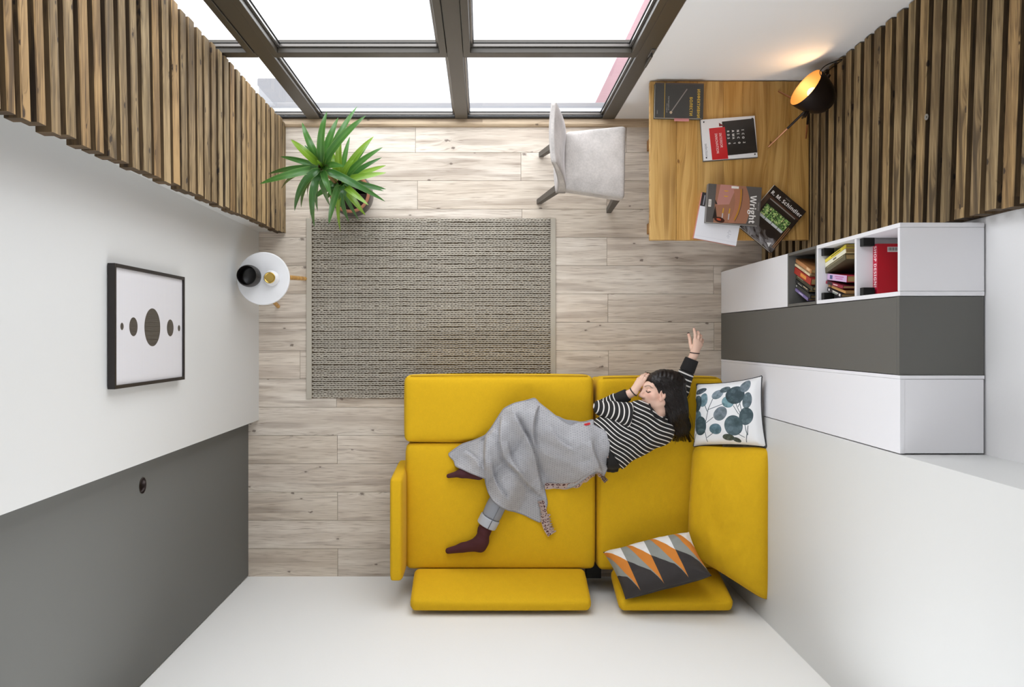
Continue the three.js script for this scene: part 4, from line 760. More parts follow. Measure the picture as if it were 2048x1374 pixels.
{
  const yb = c1 + 0.013, g1 = 'books in the dark open cube', inA = zA + 0.013;
  // in the dark cube, from the window side: all lean the same way
  const list = [
    ['tan_paperback', 'tan worn paperback nearest the top edge of the dark cube', 0.20, 0.018, 0xa8713f, ['#b07a4c', ['#d9b48a', 0.1, 0.3, 0.2, 0.8]], 0.0],
    ['cream_book', 'cream slim book lying against the red book in the dark cube', 0.19, 0.010, 0xc9b48e, ['#d2c09c', ['#8a7a5c', 0.3, 0.6, 0.4, 0.6]], 0.0],
    ['red_book', 'thick red book with an orange spine label in the dark cube', 0.21, 0.029, 0x8f1f16, ['#9c2a1c', ['#d08a3c', 0.28, 0.62, 0.2, 0.75]], 0.0],
    ['olive_book', 'dark olive hardback below the red book in the dark cube', 0.215, 0.017, 0x34301f, ['#3a3626', ['#8a8568', 0.55, 0.9, 0.15, 0.35]], 0.0],
    ['black_paperback', 'black paperback with pale cover shapes in the dark cube', 0.17, 0.015, 0x1d1b19, ['#23211f', ['#b9a988', 0.1, 0.4, 0.2, 0.5], ['#8d8a80', 0.5, 0.8, 0.5, 0.8]], 0.0],
    ['charcoal_book', 'charcoal book with a white dot low in the dark cube', 0.19, 0.016, 0x2a2a2a, ['#31312f', ['#c9c6bf', 0.9, 0.96, 0.3, 0.7]], 0.0],
    ['violet_book', 'thin violet book lowest in the dark cube', 0.165, 0.013, 0x6a5c86, ['#7d6f9c', ['#c3bcd6', 0.4, 0.7, 0.3, 0.7]], 0.0],
  ];
  let z = inA + 0.012, q = 0;
  for (const [n, l, h, t, c, s] of list) { const turn = 0.36; q++; z += t / 2 / Math.cos(turn); standBook(n, l, g1, 1.47 + (t * 37 % 1) * 0.012, yb + Math.sin(turn) * t / 2 + 0.0008, z, h * 0.95, t, 0.15, turn, spineTex(...s), cov(c)); z += t / 2 / Math.cos(turn) + 0.0045; }
  const yw = c2 + 0.0155, g2 = 'books in the lower white cube';
  const L = [
    ['dark_hardback', 'dark olive hardback leaning left under the white spine', 0.195, 0.024, 0x4a442e, ['#57503a', ['#8b8468', 0.1, 0.9, 0.1, 0.25]], -0.215, -0.2875],
    ['white_spine_book', 'white-spined book between the yellow one and the dark hardback', 0.20, 0.018, 0xb9a070, ['#d8d4bd', ['#5d5a4a', 0.45, 0.6, 0.3, 0.7]], -0.215, -0.3105],
    ['yellow_book', 'yellow-spined book topmost in the lower white cube', 0.20, 0.014, 0xc9b53a, ['#d6c33c', ['#4d4620', 0.25, 0.7, 0.3, 0.6]], -0.215, -0.3285],
  ];
  for (const [n, l, h, t, c, s, turn, zz] of L) standBook(n, l, g2, 1.475, yw + Math.sin(-turn) * t / 2 + 0.0008, zz, h, t, 0.16, turn, spineTex(...s), cov(c));
  const M = [
    ['lilac_book', 'thick lilac-spined book with a blue disc in the lower white cube', 0.185, 0.027, 0xb01f3a, ['#c9a9cc', ['#46507e', 0.72, 0.86, 0.2, 0.8], ['#b96aa0', 0.15, 0.6, 0.25, 0.4], ['#b96aa0', 0.2, 0.55, 0.55, 0.7]], 0.13],
    ['crimson_book', 'crimson and black paperback below the lilac book', 0.165, 0.012, 0x6d1426, ['#8a1c34', ['#2a1218', 0.6, 0.9], ['#d9c9c4', 0.3, 0.55, 0.3, 0.6]], 0.20],
    ['orange_book', 'orange-tan paperback between the crimson and the black one', 0.165, 0.011, 0xc08a4c, ['#cf9a58', ['#8a5a2c', 0.8, 0.9]], 0.24],
    ['black_white_book', 'black book with white title blocks lowest in the white cube', 0.138, 0.015, 0x2a2024, ['#2e2328', ['#e3dfd8', 0.06, 0.16, 0.15, 0.85], ['#d3d0c8', 0.22, 0.62, 0.15, 0.5], ['#9fb0a2', 0.3, 0.6, 0.6, 0.85], ['#e8e4e0', 0.82, 0.92, 0.2, 0.8]], 0.27],
  ];
  let z2 = -0.276;
  for (const [n, l, h, t, c, s, turn] of M) { z2 += t / 2 / Math.cos(turn); standBook(n, l, g2, 1.478 + (n.length % 3) * 0.006, yw + Math.sin(turn) * t / 2 + 0.0008, z2, h, t, 0.16, turn, spineTex(...s), cov(c)); z2 += t / 2 / Math.cos(turn) + t * 0.12 + 0.0006; }
  // red book lying on its side in the upper cube, spine out
  const red = thing('red_design_book', 'large red book lying flat in the top white cube, white spine lettering', 'book', V(1.51, sh + 0.0082, -0.262)), rm = cov(0xb3061c), w = 0.194, t = 0.034, dp = 0.205;
  const tex = canvasTex(1024, 160, (x, W, H) => { x.fillStyle = '#c00f36'; x.fillRect(0, 0, W, H); x.fillStyle = '#f3e6e8'; x.font = 'bold 124px sans-serif'; x.fillText('SHOP DESIGN!', 34, 124); });
  const back = canvasTex(512, 512, (x, W, H) => { x.fillStyle = '#b6071d'; x.fillRect(0, 0, W, H); x.save(); x.translate(0, 0); x.fillStyle = '#dcd6d2'; x.fillRect(90, 32, 118, 52); x.fillStyle = '#2e2a2a'; for (let i = 0; i < 15; i++) x.fillRect(98 + i * 7, 38, 2 + (i * 5) % 4, 32); x.restore(); });
  mesh('spine', new THREE.BoxGeometry(w, t, 0.003).rotateY(-Math.PI / 2).translate(0.0015, t / 2, 0), [rm, rm, rm, rm, std({ map: tex, roughness: 0.5 }), rm], red);
  mesh('back_cover', new THREE.BoxGeometry(dp - 0.003, 0.0025, w).translate(dp / 2 + 0.0015, t - 0.00125, 0), topMap(std({ map: back, roughness: 0.5 }), rm), red);
  mesh('front_cover', new THREE.BoxGeometry(dp - 0.003, 0.0025, w).translate(dp / 2 + 0.0015, 0.00125, 0), rm, red);
  mesh('page_block', box(0.003, dp - 0.005, 0.0025, t - 0.0025, -w / 2 + 0.004, w / 2 - 0.004), paperLines, red);
}

// ------------------------------------------------------------------ potted plant
{
  const b = at(700, 386, 0.2), pt = thing('potted_yucca', 'green sword-leaved plant in a dark terracotta bowl by the slats', 'plant', V(b.x, 0, b.z));
  const terra = std({ color: 0xa06a50, roughness: 0.8, bumpMap: repeatOf(plasterBump, 2, 2), bumpScale: 0.002 }), glaze = std({ color: 0x4a4440, roughness: 0.4 });
  const pot = mesh('pot', new THREE.LatheGeometry([[0.0005, 0], [0.085, 0], [0.105, 0.03], [0.122, 0.09], [0.126, 0.15], [0.121, 0.19], [0.117, 0.2], [0.112, 0.2]].map((p) => new THREE.Vector2(...p)), 64), glaze, pt);
  mesh('rim', new THREE.LatheGeometry([[0.117, 0.199], [0.112, 0.204], [0.100, 0.203], [0.097, 0.198], [0.096, 0.16]].map((p) => new THREE.Vector2(...p)), 64), terra, pot);
  mesh('soil', (() => { const g = new THREE.CircleGeometry(0.1, 48, 0, 7).rotateX(-Math.PI / 2).translate(0, 0.172, 0); return g; })(), std({ color: 0x2a1f18, roughness: 1, bumpMap: repeatOf(plasterBump, 3, 3), bumpScale: 0.01 }), pot);
  const bark = std({ map: slatMap, color: new THREE.Color(0.7, 0.6, 0.45), roughness: 0.9 });
  const off = V(b.x, 0, b.z), H1 = at(640, 331, 0.86).sub(off), H2 = at(678, 362, 0.56).sub(off);
  mesh('stem', new THREE.TubeGeometry(new THREE.CatmullRomCurve3([V(-0.02, 0.16, 0.0), V(H1.x * 0.5 - 0.01, 0.45, H1.z * 0.5), V(H1.x, 0.84, H1.z)]), 24, 0.014, 10), bark, pt);
  mesh('stem', new THREE.TubeGeometry(new THREE.CatmullRomCurve3([V(0.02, 0.16, 0.01), V(H2.x * 0.5 + 0.01, 0.36, H2.z * 0.5), V(H2.x, 0.54, H2.z)]), 20, 0.013, 10), bark, pt);
  const leafTex = [[[70, 122, 52], [112, 162, 88]], [[56, 104, 46], [88, 138, 74]], [[118, 160, 44], [164, 200, 84]]].map(([a, c], k) => dataTex(64, 128, (x, y) => { const m = Math.abs(x - 0.5) * 2, rib = NZ.n2(x * 26, y * 2 + k * 9), q = mix3(a, c, clamp(rib * 0.7 + 0.25 * Math.exp(-m * m * 60) )); return m > 0.9 ? mix3(q, [150, 170, 96], 0.5) : q; }));
  const leafM = leafTex.map((map) => phys({ map, roughness: 0.27, transmission: 0.25, thickness: 0, side: THREE.DoubleSide, specularIntensity: 0.8, clearcoat: 0.25, clearcoatRoughness: 0.25 }));
  // a sword leaf along a curve from the crown to its tip, folded along the middle
  function leaf(base, ctrl, tip, wid, m, twist) {
    const n = 16, pos = [], uv = [], idx = [], curve = new THREE.QuadraticBezierCurve3(base, ctrl, tip);
    for (let i = 0; i <= n; i++) {
      const t = i / n, p = curve.getPoint(t), d = curve.getTangent(t), s = d.clone().cross(V(0, 1, 0)); if (s.lengthSq() < 1e-6) s.set(1, 0, 0); s.normalize();
      s.applyAxisAngle(d, twist * (0.4 + 0.6 * t)); const nn = s.clone().cross(d).normalize(), w = wid * (t < 0.12 ? 0.45 + 0.55 * t / 0.12 : Math.pow(Math.max(0, 1 - Math.pow((t - 0.12) / 0.88, 2.4)), 0.8)) + 0.0004, f = 0.32 * (1 - t * 0.6);
      for (let k = -2; k <= 2; k++) { const q = p.clone().addScaledVector(s, w * k / 2).addScaledVector(nn, -f * w * (1 - Math.abs(k) / 2) * -1 * -1); pos.push(q.x, q.y, q.z); uv.push((k + 2) / 4, t); }
    }
    for (let i = 0; i < n; i++) for (let k = 0; k < 4; k++) { const a = i * 5 + k; idx.push(a, a + 1, a + 5, a + 1, a + 6, a + 5); }
    const g = new THREE.BufferGeometry(); g.setAttribute('position', new THREE.Float32BufferAttribute(pos, 3)); g.setAttribute('uv', new THREE.Float32BufferAttribute(uv, 2)); g.setIndex(idx); g.computeVertexNormals();
    return mesh('leaf', g, leafM[m], pt);
  }
  const z1 = (x, y) => [500 + x / 4.58, 180 + y / 4.58], r = rngOf(42);
  // crown, tip in the picture (zoomed), tip height, half width, tone, rise
  const L = [
    [0, 90, 860, 0.83, 0.024, 0, 0.10], [0, 285, 905, 0.50, 0.017, 1, 0.10], [0, 280, 610, 0.72, 0.018, 1, 0.10], [0, 170, 768, 0.66, 0.019, 1, 0.12], [0, 375, 455, 0.98, 0.022, 2, 0.04], [0, 478, 298, 0.95, 0.021, 0, 0.10], [0, 705, 198, 0.98, 0.023, 0, 0.10], [0, 808, 252, 0.86, 0.024, 0, 0.08],
    [0, 1062, 235, 1.0, 0.024, 0, 0.06], [0, 982, 150, 0.80, 0.021, 0, 0.14], [0, 408, 1108, 0.52, 0.023, 1, 0.16], [0, 746, 972, 0.82, 0.020, 0, 0.08], [0, 590, 1255, 0.45, 0.023, 1, 0.22], [0, 528, 988, 0.42, 0.018, 1, 0.10], [0, 468, 1076, 0.40, 0.017, 1, 0.08], [0, 862, 700, 0.99, 0.021, 0, 0.03],
    [0, 335, 815, 0.55, 0.022, 1, 0.06], [0, 500, 505, 0.74, 0.018, 1, 0.06], [0, 1240, 1022, 0.66, 0.024, 1, 0.20], [0, 620, 1115, 0.50, 0.018, 1, 0.08], [0, 730, 1060, 0.45, 0.024, 1, 0.06], [0, 560, 760, 0.70, 0.020, 1, 0.03],
    [1, 1132, 427, 0.62, 0.024, 2, 0.10], [1, 1120, 440, 0.52, 0.020, 0, 0.06], [1, 1216, 525, 0.72, 0.022, 0, 0.04], [1, 1208, 618, 0.58, 0.018, 1, 0.06], [1, 1246, 690, 0.48, 0.020, 2, 0.06], [1, 1248, 757, 0.56, 0.024, 2, 0.05], [1, 1246, 908, 0.50, 0.022, 1, 0.06], [1, 1225, 925, 0.40, 0.018, 1, 0.05], [1, 1086, 1055, 0.58, 0.021, 2, 0.03],
    [1, 1058, 1148, 0.40, 0.022, 2, 0.08], [1, 1000, 1200, 0.22, 0.017, 1, 0.10], [1, 828, 1297, 0.24, 0.016, 2, 0.12], [1, 722, 1230, 0.46, 0.022, 0, 0.06], [1, 905, 1212, 0.22, 0.019, 1, 0.10], [1, 832, 410, 0.74, 0.022, 2, 0.02], [1, 915, 427, 0.56, 0.018, 0, 0.06], [1, 1045, 562, 0.60, 0.016, 1, 0.04], [1, 950, 640, 0.66, 0.019, 2, 0.02], [1, 760, 560, 0.66, 0.019, 2, 0.03], [1, 700, 1000, 0.40, 0.022, 1, 0.05], [1, 690, 430, 0.60, 0.018, 2, 0.03], [1, 1040, 800, 0.52, 0.022, 1, 0.05], [1, 880, 980, 0.5, 0.02, 1, 0.04], [1, 640, 880, 0.42, 0.022, 1, 0.05], [1, 560, 1010, 0.35, 0.02, 1, 0.06],
    [0, 700, 640, 1.02, 0.014, 2, 0.0], [0, 610, 640, 1.0, 0.013, 2, 0.0], [0, 640, 745, 1.0, 0.014, 0, 0.0], [0, 680, 600, 1.04, 0.013, 2, 0.0], [0, 590, 720, 0.98, 0.016, 0, 0.0], [0, 720, 720, 0.98, 0.016, 0, 0.0], [1, 850, 800, 0.70, 0.014, 2, 0.0], [1, 790, 880, 0.68, 0.014, 2, 0.0], [1, 860, 880, 0.66, 0.015, 0, 0.0], [1, 760, 800, 0.68, 0.014, 2, 0.0],
  ];
  for (const [k, x, y, h, wd, m, rise] of L) {
    const crown = (k ? H2 : H1).clone(), tip = at(...z1(x, y), h).sub(off), dir = tip.clone().sub(crown); dir.y = 0; dir.normalize();
    const base = crown.clone().addScaledVector(dir, 0.012).add(V(0, -0.06 + r() * 0.06 - (tip.y < crown.y ? 0.03 : 0), 0)), ctrl = base.clone().lerp(tip, 0.45); if (rise) ctrl.y = Math.max(base.y, tip.y) + rise * 0.6; 
    leaf(base, ctrl, tip, wd * 0.86, m, (r() - 0.5) * 0.7);
  }
}

// ------------------------------------------------------------------ woman asleep on the sofa, and the throw over her
const smin = (a, b, k) => { const h = Math.max(k - Math.abs(a - b), 0) / k; return Math.min(a, b) - h * h * k * 0.25; };
const smaxf = (a, b, k) => -smin(-a, -b, k);
function capsule(a, b, ra, rb) {                                   // distance to a tapered bar (round ends)
  const dx = b.x - a.x, dy = b.y - a.y, dz = b.z - a.z, L = dx * dx + dy * dy + dz * dz || 1e-9;
  return (x, y, z) => { const t = clamp(((x - a.x) * dx + (y - a.y) * dy + (z - a.z) * dz) / L), px = x - a.x - t * dx, py = y - a.y - t * dy, pz = z - a.z - t * dz; return Math.sqrt(px * px + py * py + pz * pz) - lerp(ra, rb, t); };
}
function ellipsoid(c, A, B, C, ra, rb, rc) {                       // axes A, B, C
  return (x, y, z) => { const dx = x - c.x, dy = y - c.y, dz = z - c.z, p = (dx * A.x + dy * A.y + dz * A.z) / ra, q = (dx * B.x + dy * B.y + dz * B.z) / rb, r = (dx * C.x + dy * C.y + dz * C.z) / rc, k = Math.sqrt(p * p + q * q + r * r), g = Math.sqrt(p * p / ra / ra + q * q / rb / rb + r * r / rc / rc) || 1e-9; return k * (k - 1) / g; };
}
const join = (list, k) => (x, y, z) => { let d = 1e9; for (const f of list) d = smin(d, f(x, y, z), k); return d; };
const bounds = (pts, m) => { const lo = V(1e9, 1e9, 1e9), hi = V(-1e9, -1e9, -1e9); for (const p of pts) { lo.min(p); hi.max(p); } return [lo.subScalar(m), hi.addScalar(m)]; };
const woman = thing('person', 'woman with long dark hair in a striped sweater asleep on the sofa', 'person');
const B3 = {
  pelvis: at(1165, 898, 0.535), hipL: at(1160, 885, 0.55), hipR: at(1170, 914, 0.525), kneeL: at(1046, 832, 0.54), kneeR: at(1062, 878, 0.50), ankL: at(955, 944, 0.475), ankR: at(971, 1054, 0.473),
  a1: at(1208, 872, 0.53), a2: at(1228, 905, 0.52), b1: at(1240, 858, 0.535), b2: at(1275, 872, 0.525), c1: at(1270, 838, 0.555), c2: at(1318, 860, 0.53),
  shL: at(1262, 829, 0.645), elL: at(1204, 815, 0.50), wrL: at(1267, 784, 0.575), shR: at(1332, 848, 0.51), elR: at(1358, 780, 0.485), wrR: at(1389, 706, 0.50),
};
const footR = [at(969, 1060, 0.472), at(963, 1083, 0.465), at(961, 1093, 0.458), at(925, 1094, 0.456), at(897, 1101.5, 0.447)], footL = [at(953, 945, 0.474), at(958, 950, 0.463), at(925, 946, 0.458), at(897, 952, 0.446)];
// the throw's outline on the picture's grid and the height at which it lies; what is under it stays under it, what lies on the seat flattens on it
const poly = [[898, 908], [924, 889], [945, 882], [970, 871], [984, 854], [1007, 819], [1029, 807], [1050, 802], [1069, 797], [1078, 806], [1092, 817], [1106, 828], [1124, 842], [1141, 850], [1156, 845], [1170, 844], [1186, 840], [1187, 850], [1205, 858], [1212, 863], [1217, 878], [1219, 892], [1217, 915], [1213, 938], [1207, 951], [1203, 946], [1190, 943], [1178, 950], [1165, 961], [1152, 970], [1140, 975], [1115, 976], [1093, 974], [1087, 970], [1091, 990], [1094, 1006], [1090, 1022], [1083, 1036], [1080, 1044], [1064, 1037], [1048, 1029], [1030, 1023], [1016, 1020], [1000, 1012], [986, 1000], [977, 984], [972, 967], [970, 957], [958, 952], [940, 945], [925, 938], [912, 932], [908, 921]];
const ring = new THREE.CatmullRomCurve3(poly.map(([u, v]) => V(u, 0, v)), true, 'catmullrom', 0.3).getPoints(420).slice(0, -1).map((p) => [p.x, p.z]);
const inside = (u, v) => { let c = false; for (let i = 0, j = ring.length - 1; i < ring.length; j = i++) { const [a, b] = ring[i], [d, e] = ring[j]; if ((b > v) !== (e > v) && u < (d - a) * (v - b) / (e - b) + a) c = !c; } return c; };
const bones = [[B3.hipL, B3.kneeL, 0.095, 0.066], [B3.kneeL, B3.ankL, 0.062, 0.046], [B3.hipR, B3.kneeR, 0.092, 0.065], [B3.kneeR, B3.ankR, 0.064, 0.056], [B3.hipL, B3.hipR, 0.108, 0.102], [footL[0], footL[2], 0.034, 0.026], [at(1205, 880, 0.53), at(1165, 888, 0.535), 0.098, 0.1]];
const cloth = (x, z) => {
  let h = 0.434;
  for (const [a, b, ra, rb] of bones) {
    const dx = b.x - a.x, dz = b.z - a.z, t = clamp(((x - a.x) * dx + (z - a.z) * dz) / (dx * dx + dz * dz)), d = Math.hypot(x - a.x - t * dx, z - a.z - t * dz), r = lerp(ra, rb, t) + 0.004, y = lerp(a.y, b.y, t), k = d / r;
    const top = k < 0.8 ? y + r * Math.sqrt(1 - k * k) : y + r * 0.6 - (d - 0.8 * r) * 1.15;
    h = -smin(-h, -top, 0.03);
  }
  return h;
};

function settle(g) {
  const p = g.attributes.position;
  for (let i = 0; i < p.count; i++) {
    const x = p.getX(i), z = p.getZ(i); let y = p.getY(i);
    if (z > 0.19) { const s = 0.4285; if (y < s) y = s + 0.0002 * (y - s); }
    const k = FOCAL / (EYE - y), u = CU + x * k, v = CV + z * k;
    if (u > 890 && u < 1221 && v > 790 && v < 1050 && inside(u, v)) { const c = cloth(x, z) - 0.026; if (y > c) y = Math.max(0.4284, c); }
    p.setY(i, y);
  }
  return g;
}
// --- head, in its own axes: Hx to her left (towards the ceiling), Hy to the crown, Hz to the face
const Hz = V(-0.955, 0.26, -0.12).normalize(), Hy0 = V(0.13, 0.03, -0.99), Hx = Hy0.clone().cross(Hz).normalize(), Hy = Hz.clone().cross(Hx).normalize(), Hc = at(1318, 784, 0.548);
const hp = (x, y, z) => Hc.clone().addScaledVector(Hx, x).addScaledVector(Hy, y).addScaledVector(Hz, z);
const E = (x, y, z, a, b, c) => ellipsoid(hp(x, y, z), Hx, Hy, Hz, a, b, c), K = (x, y, z, X, Y, Z, a, b = a) => capsule(hp(x, y, z), hp(X, Y, Z), a, b);
const skull = join([E(0, 0.028, -0.016, 0.072, 0.085, 0.093), E(0, -0.035, 0.034, 0.055, 0.075, 0.055)], 0.03);
const jaw = join([K(0.052, -0.048, 0.0, 0.012, -0.100, 0.064, 0.017, 0.015), K(-0.052, -0.048, 0.0, -0.012, -0.100, 0.064, 0.017, 0.015), E(0, -0.100, 0.066, 0.019, 0.016, 0.017), E(0.043, -0.018, 0.054, 0.022, 0.020, 0.022), E(-0.043, -0.018, 0.054, 0.022, 0.020, 0.022), K(0.040, 0.026, 0.066, 0, 0.024, 0.080, 0.013, 0.012), K(-0.040, 0.026, 0.066, 0, 0.024, 0.080, 0.013, 0.012)], 0.022);
const socket = join([E(0.033, 0.004, 0.092, 0.017, 0.012, 0.016), E(-0.033, 0.004, 0.092, 0.017, 0.012, 0.016)], 0.004);
const lids = join([E(0.032, 0.0035, 0.070, 0.0165, 0.0115, 0.0145), E(-0.032, 0.0035, 0.070, 0.0165, 0.0115, 0.0145)], 0.003);
const nose = join([K(0, 0.016, 0.082, 0, -0.026, 0.104, 0.0075, 0.0098), E(0, -0.030, 0.105, 0.0105, 0.009, 0.009), E(0.0115, -0.034, 0.094, 0.0075, 0.0075, 0.010), E(-0.0115, -0.034, 0.094, 0.0075, 0.0075, 0.010)], 0.010);
const lips = join([K(-0.017, -0.064, 0.081, 0, -0.060, 0.090, 0.0052, 0.0075), K(0.017, -0.064, 0.081, 0, -0.060, 0.090, 0.0052, 0.0075), K(-0.015, -0.071, 0.079, 0, -0.073, 0.087, 0.005, 0.008), K(0.015, -0.071, 0.079, 0, -0.073, 0.087, 0.005, 0.008)], 0.005);
const mouthLine = K(-0.020, -0.0665, 0.091, 0.020, -0.0665, 0.091, 0.0022);
const ears = [1, -1].map((s) => { const rim = E(s * 0.072, -0.006, 0.014, 0.0095, 0.030, 0.019), bowl = E(s * 0.081, -0.001, 0.018, 0.0085, 0.020, 0.011), lobe = E(s * 0.070, -0.034, 0.021, 0.007, 0.010, 0.009); return (x, y, z) => smin(smaxf(rim(x, y, z), -bowl(x, y, z), 0.005), lobe(x, y, z), 0.008); });
const neckF = capsule(hp(0, -0.055, -0.022), at(1311, 838, 0.555), 0.047, 0.050);
const headF = (x, y, z) => {
  let d = smin(skull(x, y, z), jaw(x, y, z), 0.022);
  d = smaxf(d, -socket(x, y, z), 0.012); d = smin(d, lids(x, y, z), 0.006); d = smin(d, nose(x, y, z), 0.011); d = smin(d, lips(x, y, z), 0.006); d = smaxf(d, -mouthLine(x, y, z), 0.004);
  d = smin(d, ears[0](x, y, z), 0.006); d = smin(d, ears[1](x, y, z), 0.006);
  return smin(d, neckF(x, y, z), 0.025);
};
// --- hands: palm and five unequal fingers, each a chain of its own
function handF(wrist, fore, palm, fingers) {
  const bones = [capsule(fore, wrist, 0.026, 0.0225), ...palm.map((p) => capsule(wrist.clone().lerp(p, 0.15), p, 0.0145, 0.0105))], ch = fingers.map((f) => { const s = []; for (let i = 0; i + 1 < f.p.length; i++) s.push(capsule(f.p[i], f.p[i + 1], lerp(f.r, f.r * 0.78, i / (f.p.length - 1)), lerp(f.r, f.r * 0.78, (i + 1) / (f.p.length - 1)))); return join(s, 0.003); }), body = join(bones, 0.014);
  return (x, y, z) => { let d = body(x, y, z); for (const c of ch) d = smin(d, c(x, y, z), 0.0055); return d; };
}
const rF = [
  { r: 0.0098, p: [at(1383, 697, 0.495), at(1380.5, 686, 0.488), at(1379.5, 677, 0.482), at(1377, 667.5, 0.478)] },
  { r: 0.0088, p: [at(1390, 681, 0.512), at(1390.5, 671, 0.510), at(1389.5, 664, 0.500), at(1388, 657.5, 0.488)] },
  { r: 0.0088, p: [at(1395, 683, 0.511), at(1397, 673, 0.506), at(1397.5, 667, 0.490), at(1396, 663.5, 0.472)] },
  { r: 0.0083, p: [at(1399, 686, 0.505), at(1401.5, 678, 0.497), at(1402, 672, 0.478), at(1400.5, 670, 0.460)] },
  { r: 0.0074, p: [at(1402, 690, 0.496), at(1405, 684, 0.486), at(1405.5, 680, 0.470), at(1404, 678.5, 0.456)] }];
const lF = [
  { r: 0.0096, p: [at(1272, 778, 0.560), at(1280, 779, 0.545), at(1284, 783, 0.532), at(1287, 789, 0.522)] },
  { r: 0.0088, p: [at(1285, 765.5, 0.566), at(1291, 757, 0.562), at(1294.5, 752, 0.548), at(1297, 749, 0.534)] },
  { r: 0.0088, p: [at(1281.5, 762.5, 0.563), at(1286.5, 753.5, 0.556), at(1289.5, 749.5, 0.540), at(1292, 747.5, 0.524)] },
  { r: 0.0083, p: [at(1277.5, 762.5, 0.556), at(1281.5, 755, 0.547), at(1284, 751.5, 0.532), at(1286, 750, 0.518)] },
  { r: 0.0074, p: [at(1273.5, 765, 0.547), at(1275.5, 758.5, 0.536), at(1277.5, 756, 0.524), at(1279.5, 755, 0.512)] }];
const handR = handF(B3.wrR, B3.elR.clone().lerp(B3.wrR, 0.55), rF.slice(1).map((f) => f.p[0]), rF), handL = handF(B3.wrL, B3.elL.clone().lerp(B3.wrL, 0.55), lF.slice(1).map((f) => f.p[0]), lF);
// --- torso and limbs
const torsoBones = [[B3.a1, B3.a2, 0.083, 0.083], [B3.b1, B3.b2, 0.090, 0.088], [B3.c1, B3.c2, 0.076, 0.076], [B3.a1.clone().lerp(B3.a2, 0.5), B3.b1.clone().lerp(B3.b2, 0.5), 0.09, 0.09]];
const torso = (g) => join(torsoBones.map(([a, b, r, s]) => capsule(a, b, r + g, s + g)), 0.07);
const legs = (g) => join([capsule(B3.hipL, B3.kneeL, 0.088 + g, 0.060 + g), capsule(B3.kneeL, B3.ankL, 0.056 + g, 0.036 + g), capsule(B3.hipR, B3.kneeR, 0.085 + g, 0.058 + g), capsule(B3.kneeR, B3.ankR, 0.056 + g, 0.037 + g), capsule(B3.hipL, B3.hipR, 0.098 + g, 0.092 + g)], 0.04);
const armL = (g) => join([capsule(B3.shL, B3.elL, 0.046 + g, 0.036 + g), capsule(B3.elL, B3.wrL, 0.036 + g, 0.024 + g)], 0.02), armR = (g) => join([capsule(B3.shR, B3.elR, 0.044 + g, 0.036 + g), capsule(B3.elR, B3.wrR, 0.035 + g, 0.024 + g)], 0.02);
const feetF = join([capsule(footR[0], footR[1], 0.033, 0.034), capsule(footR[1], footR[2], 0.033, 0.028), capsule(footR[1], footR[3], 0.031, 0.019), capsule(footR[2], footR[4], 0.024, 0.011), capsule(footR[3], footR[4], 0.019, 0.011)], 0.02);
const feetL = join([capsule(footL[0], footL[2], 0.029, 0.021), capsule(footL[1], footL[2], 0.027, 0.021), capsule(footL[2], footL[3], 0.021, 0.012)], 0.02);
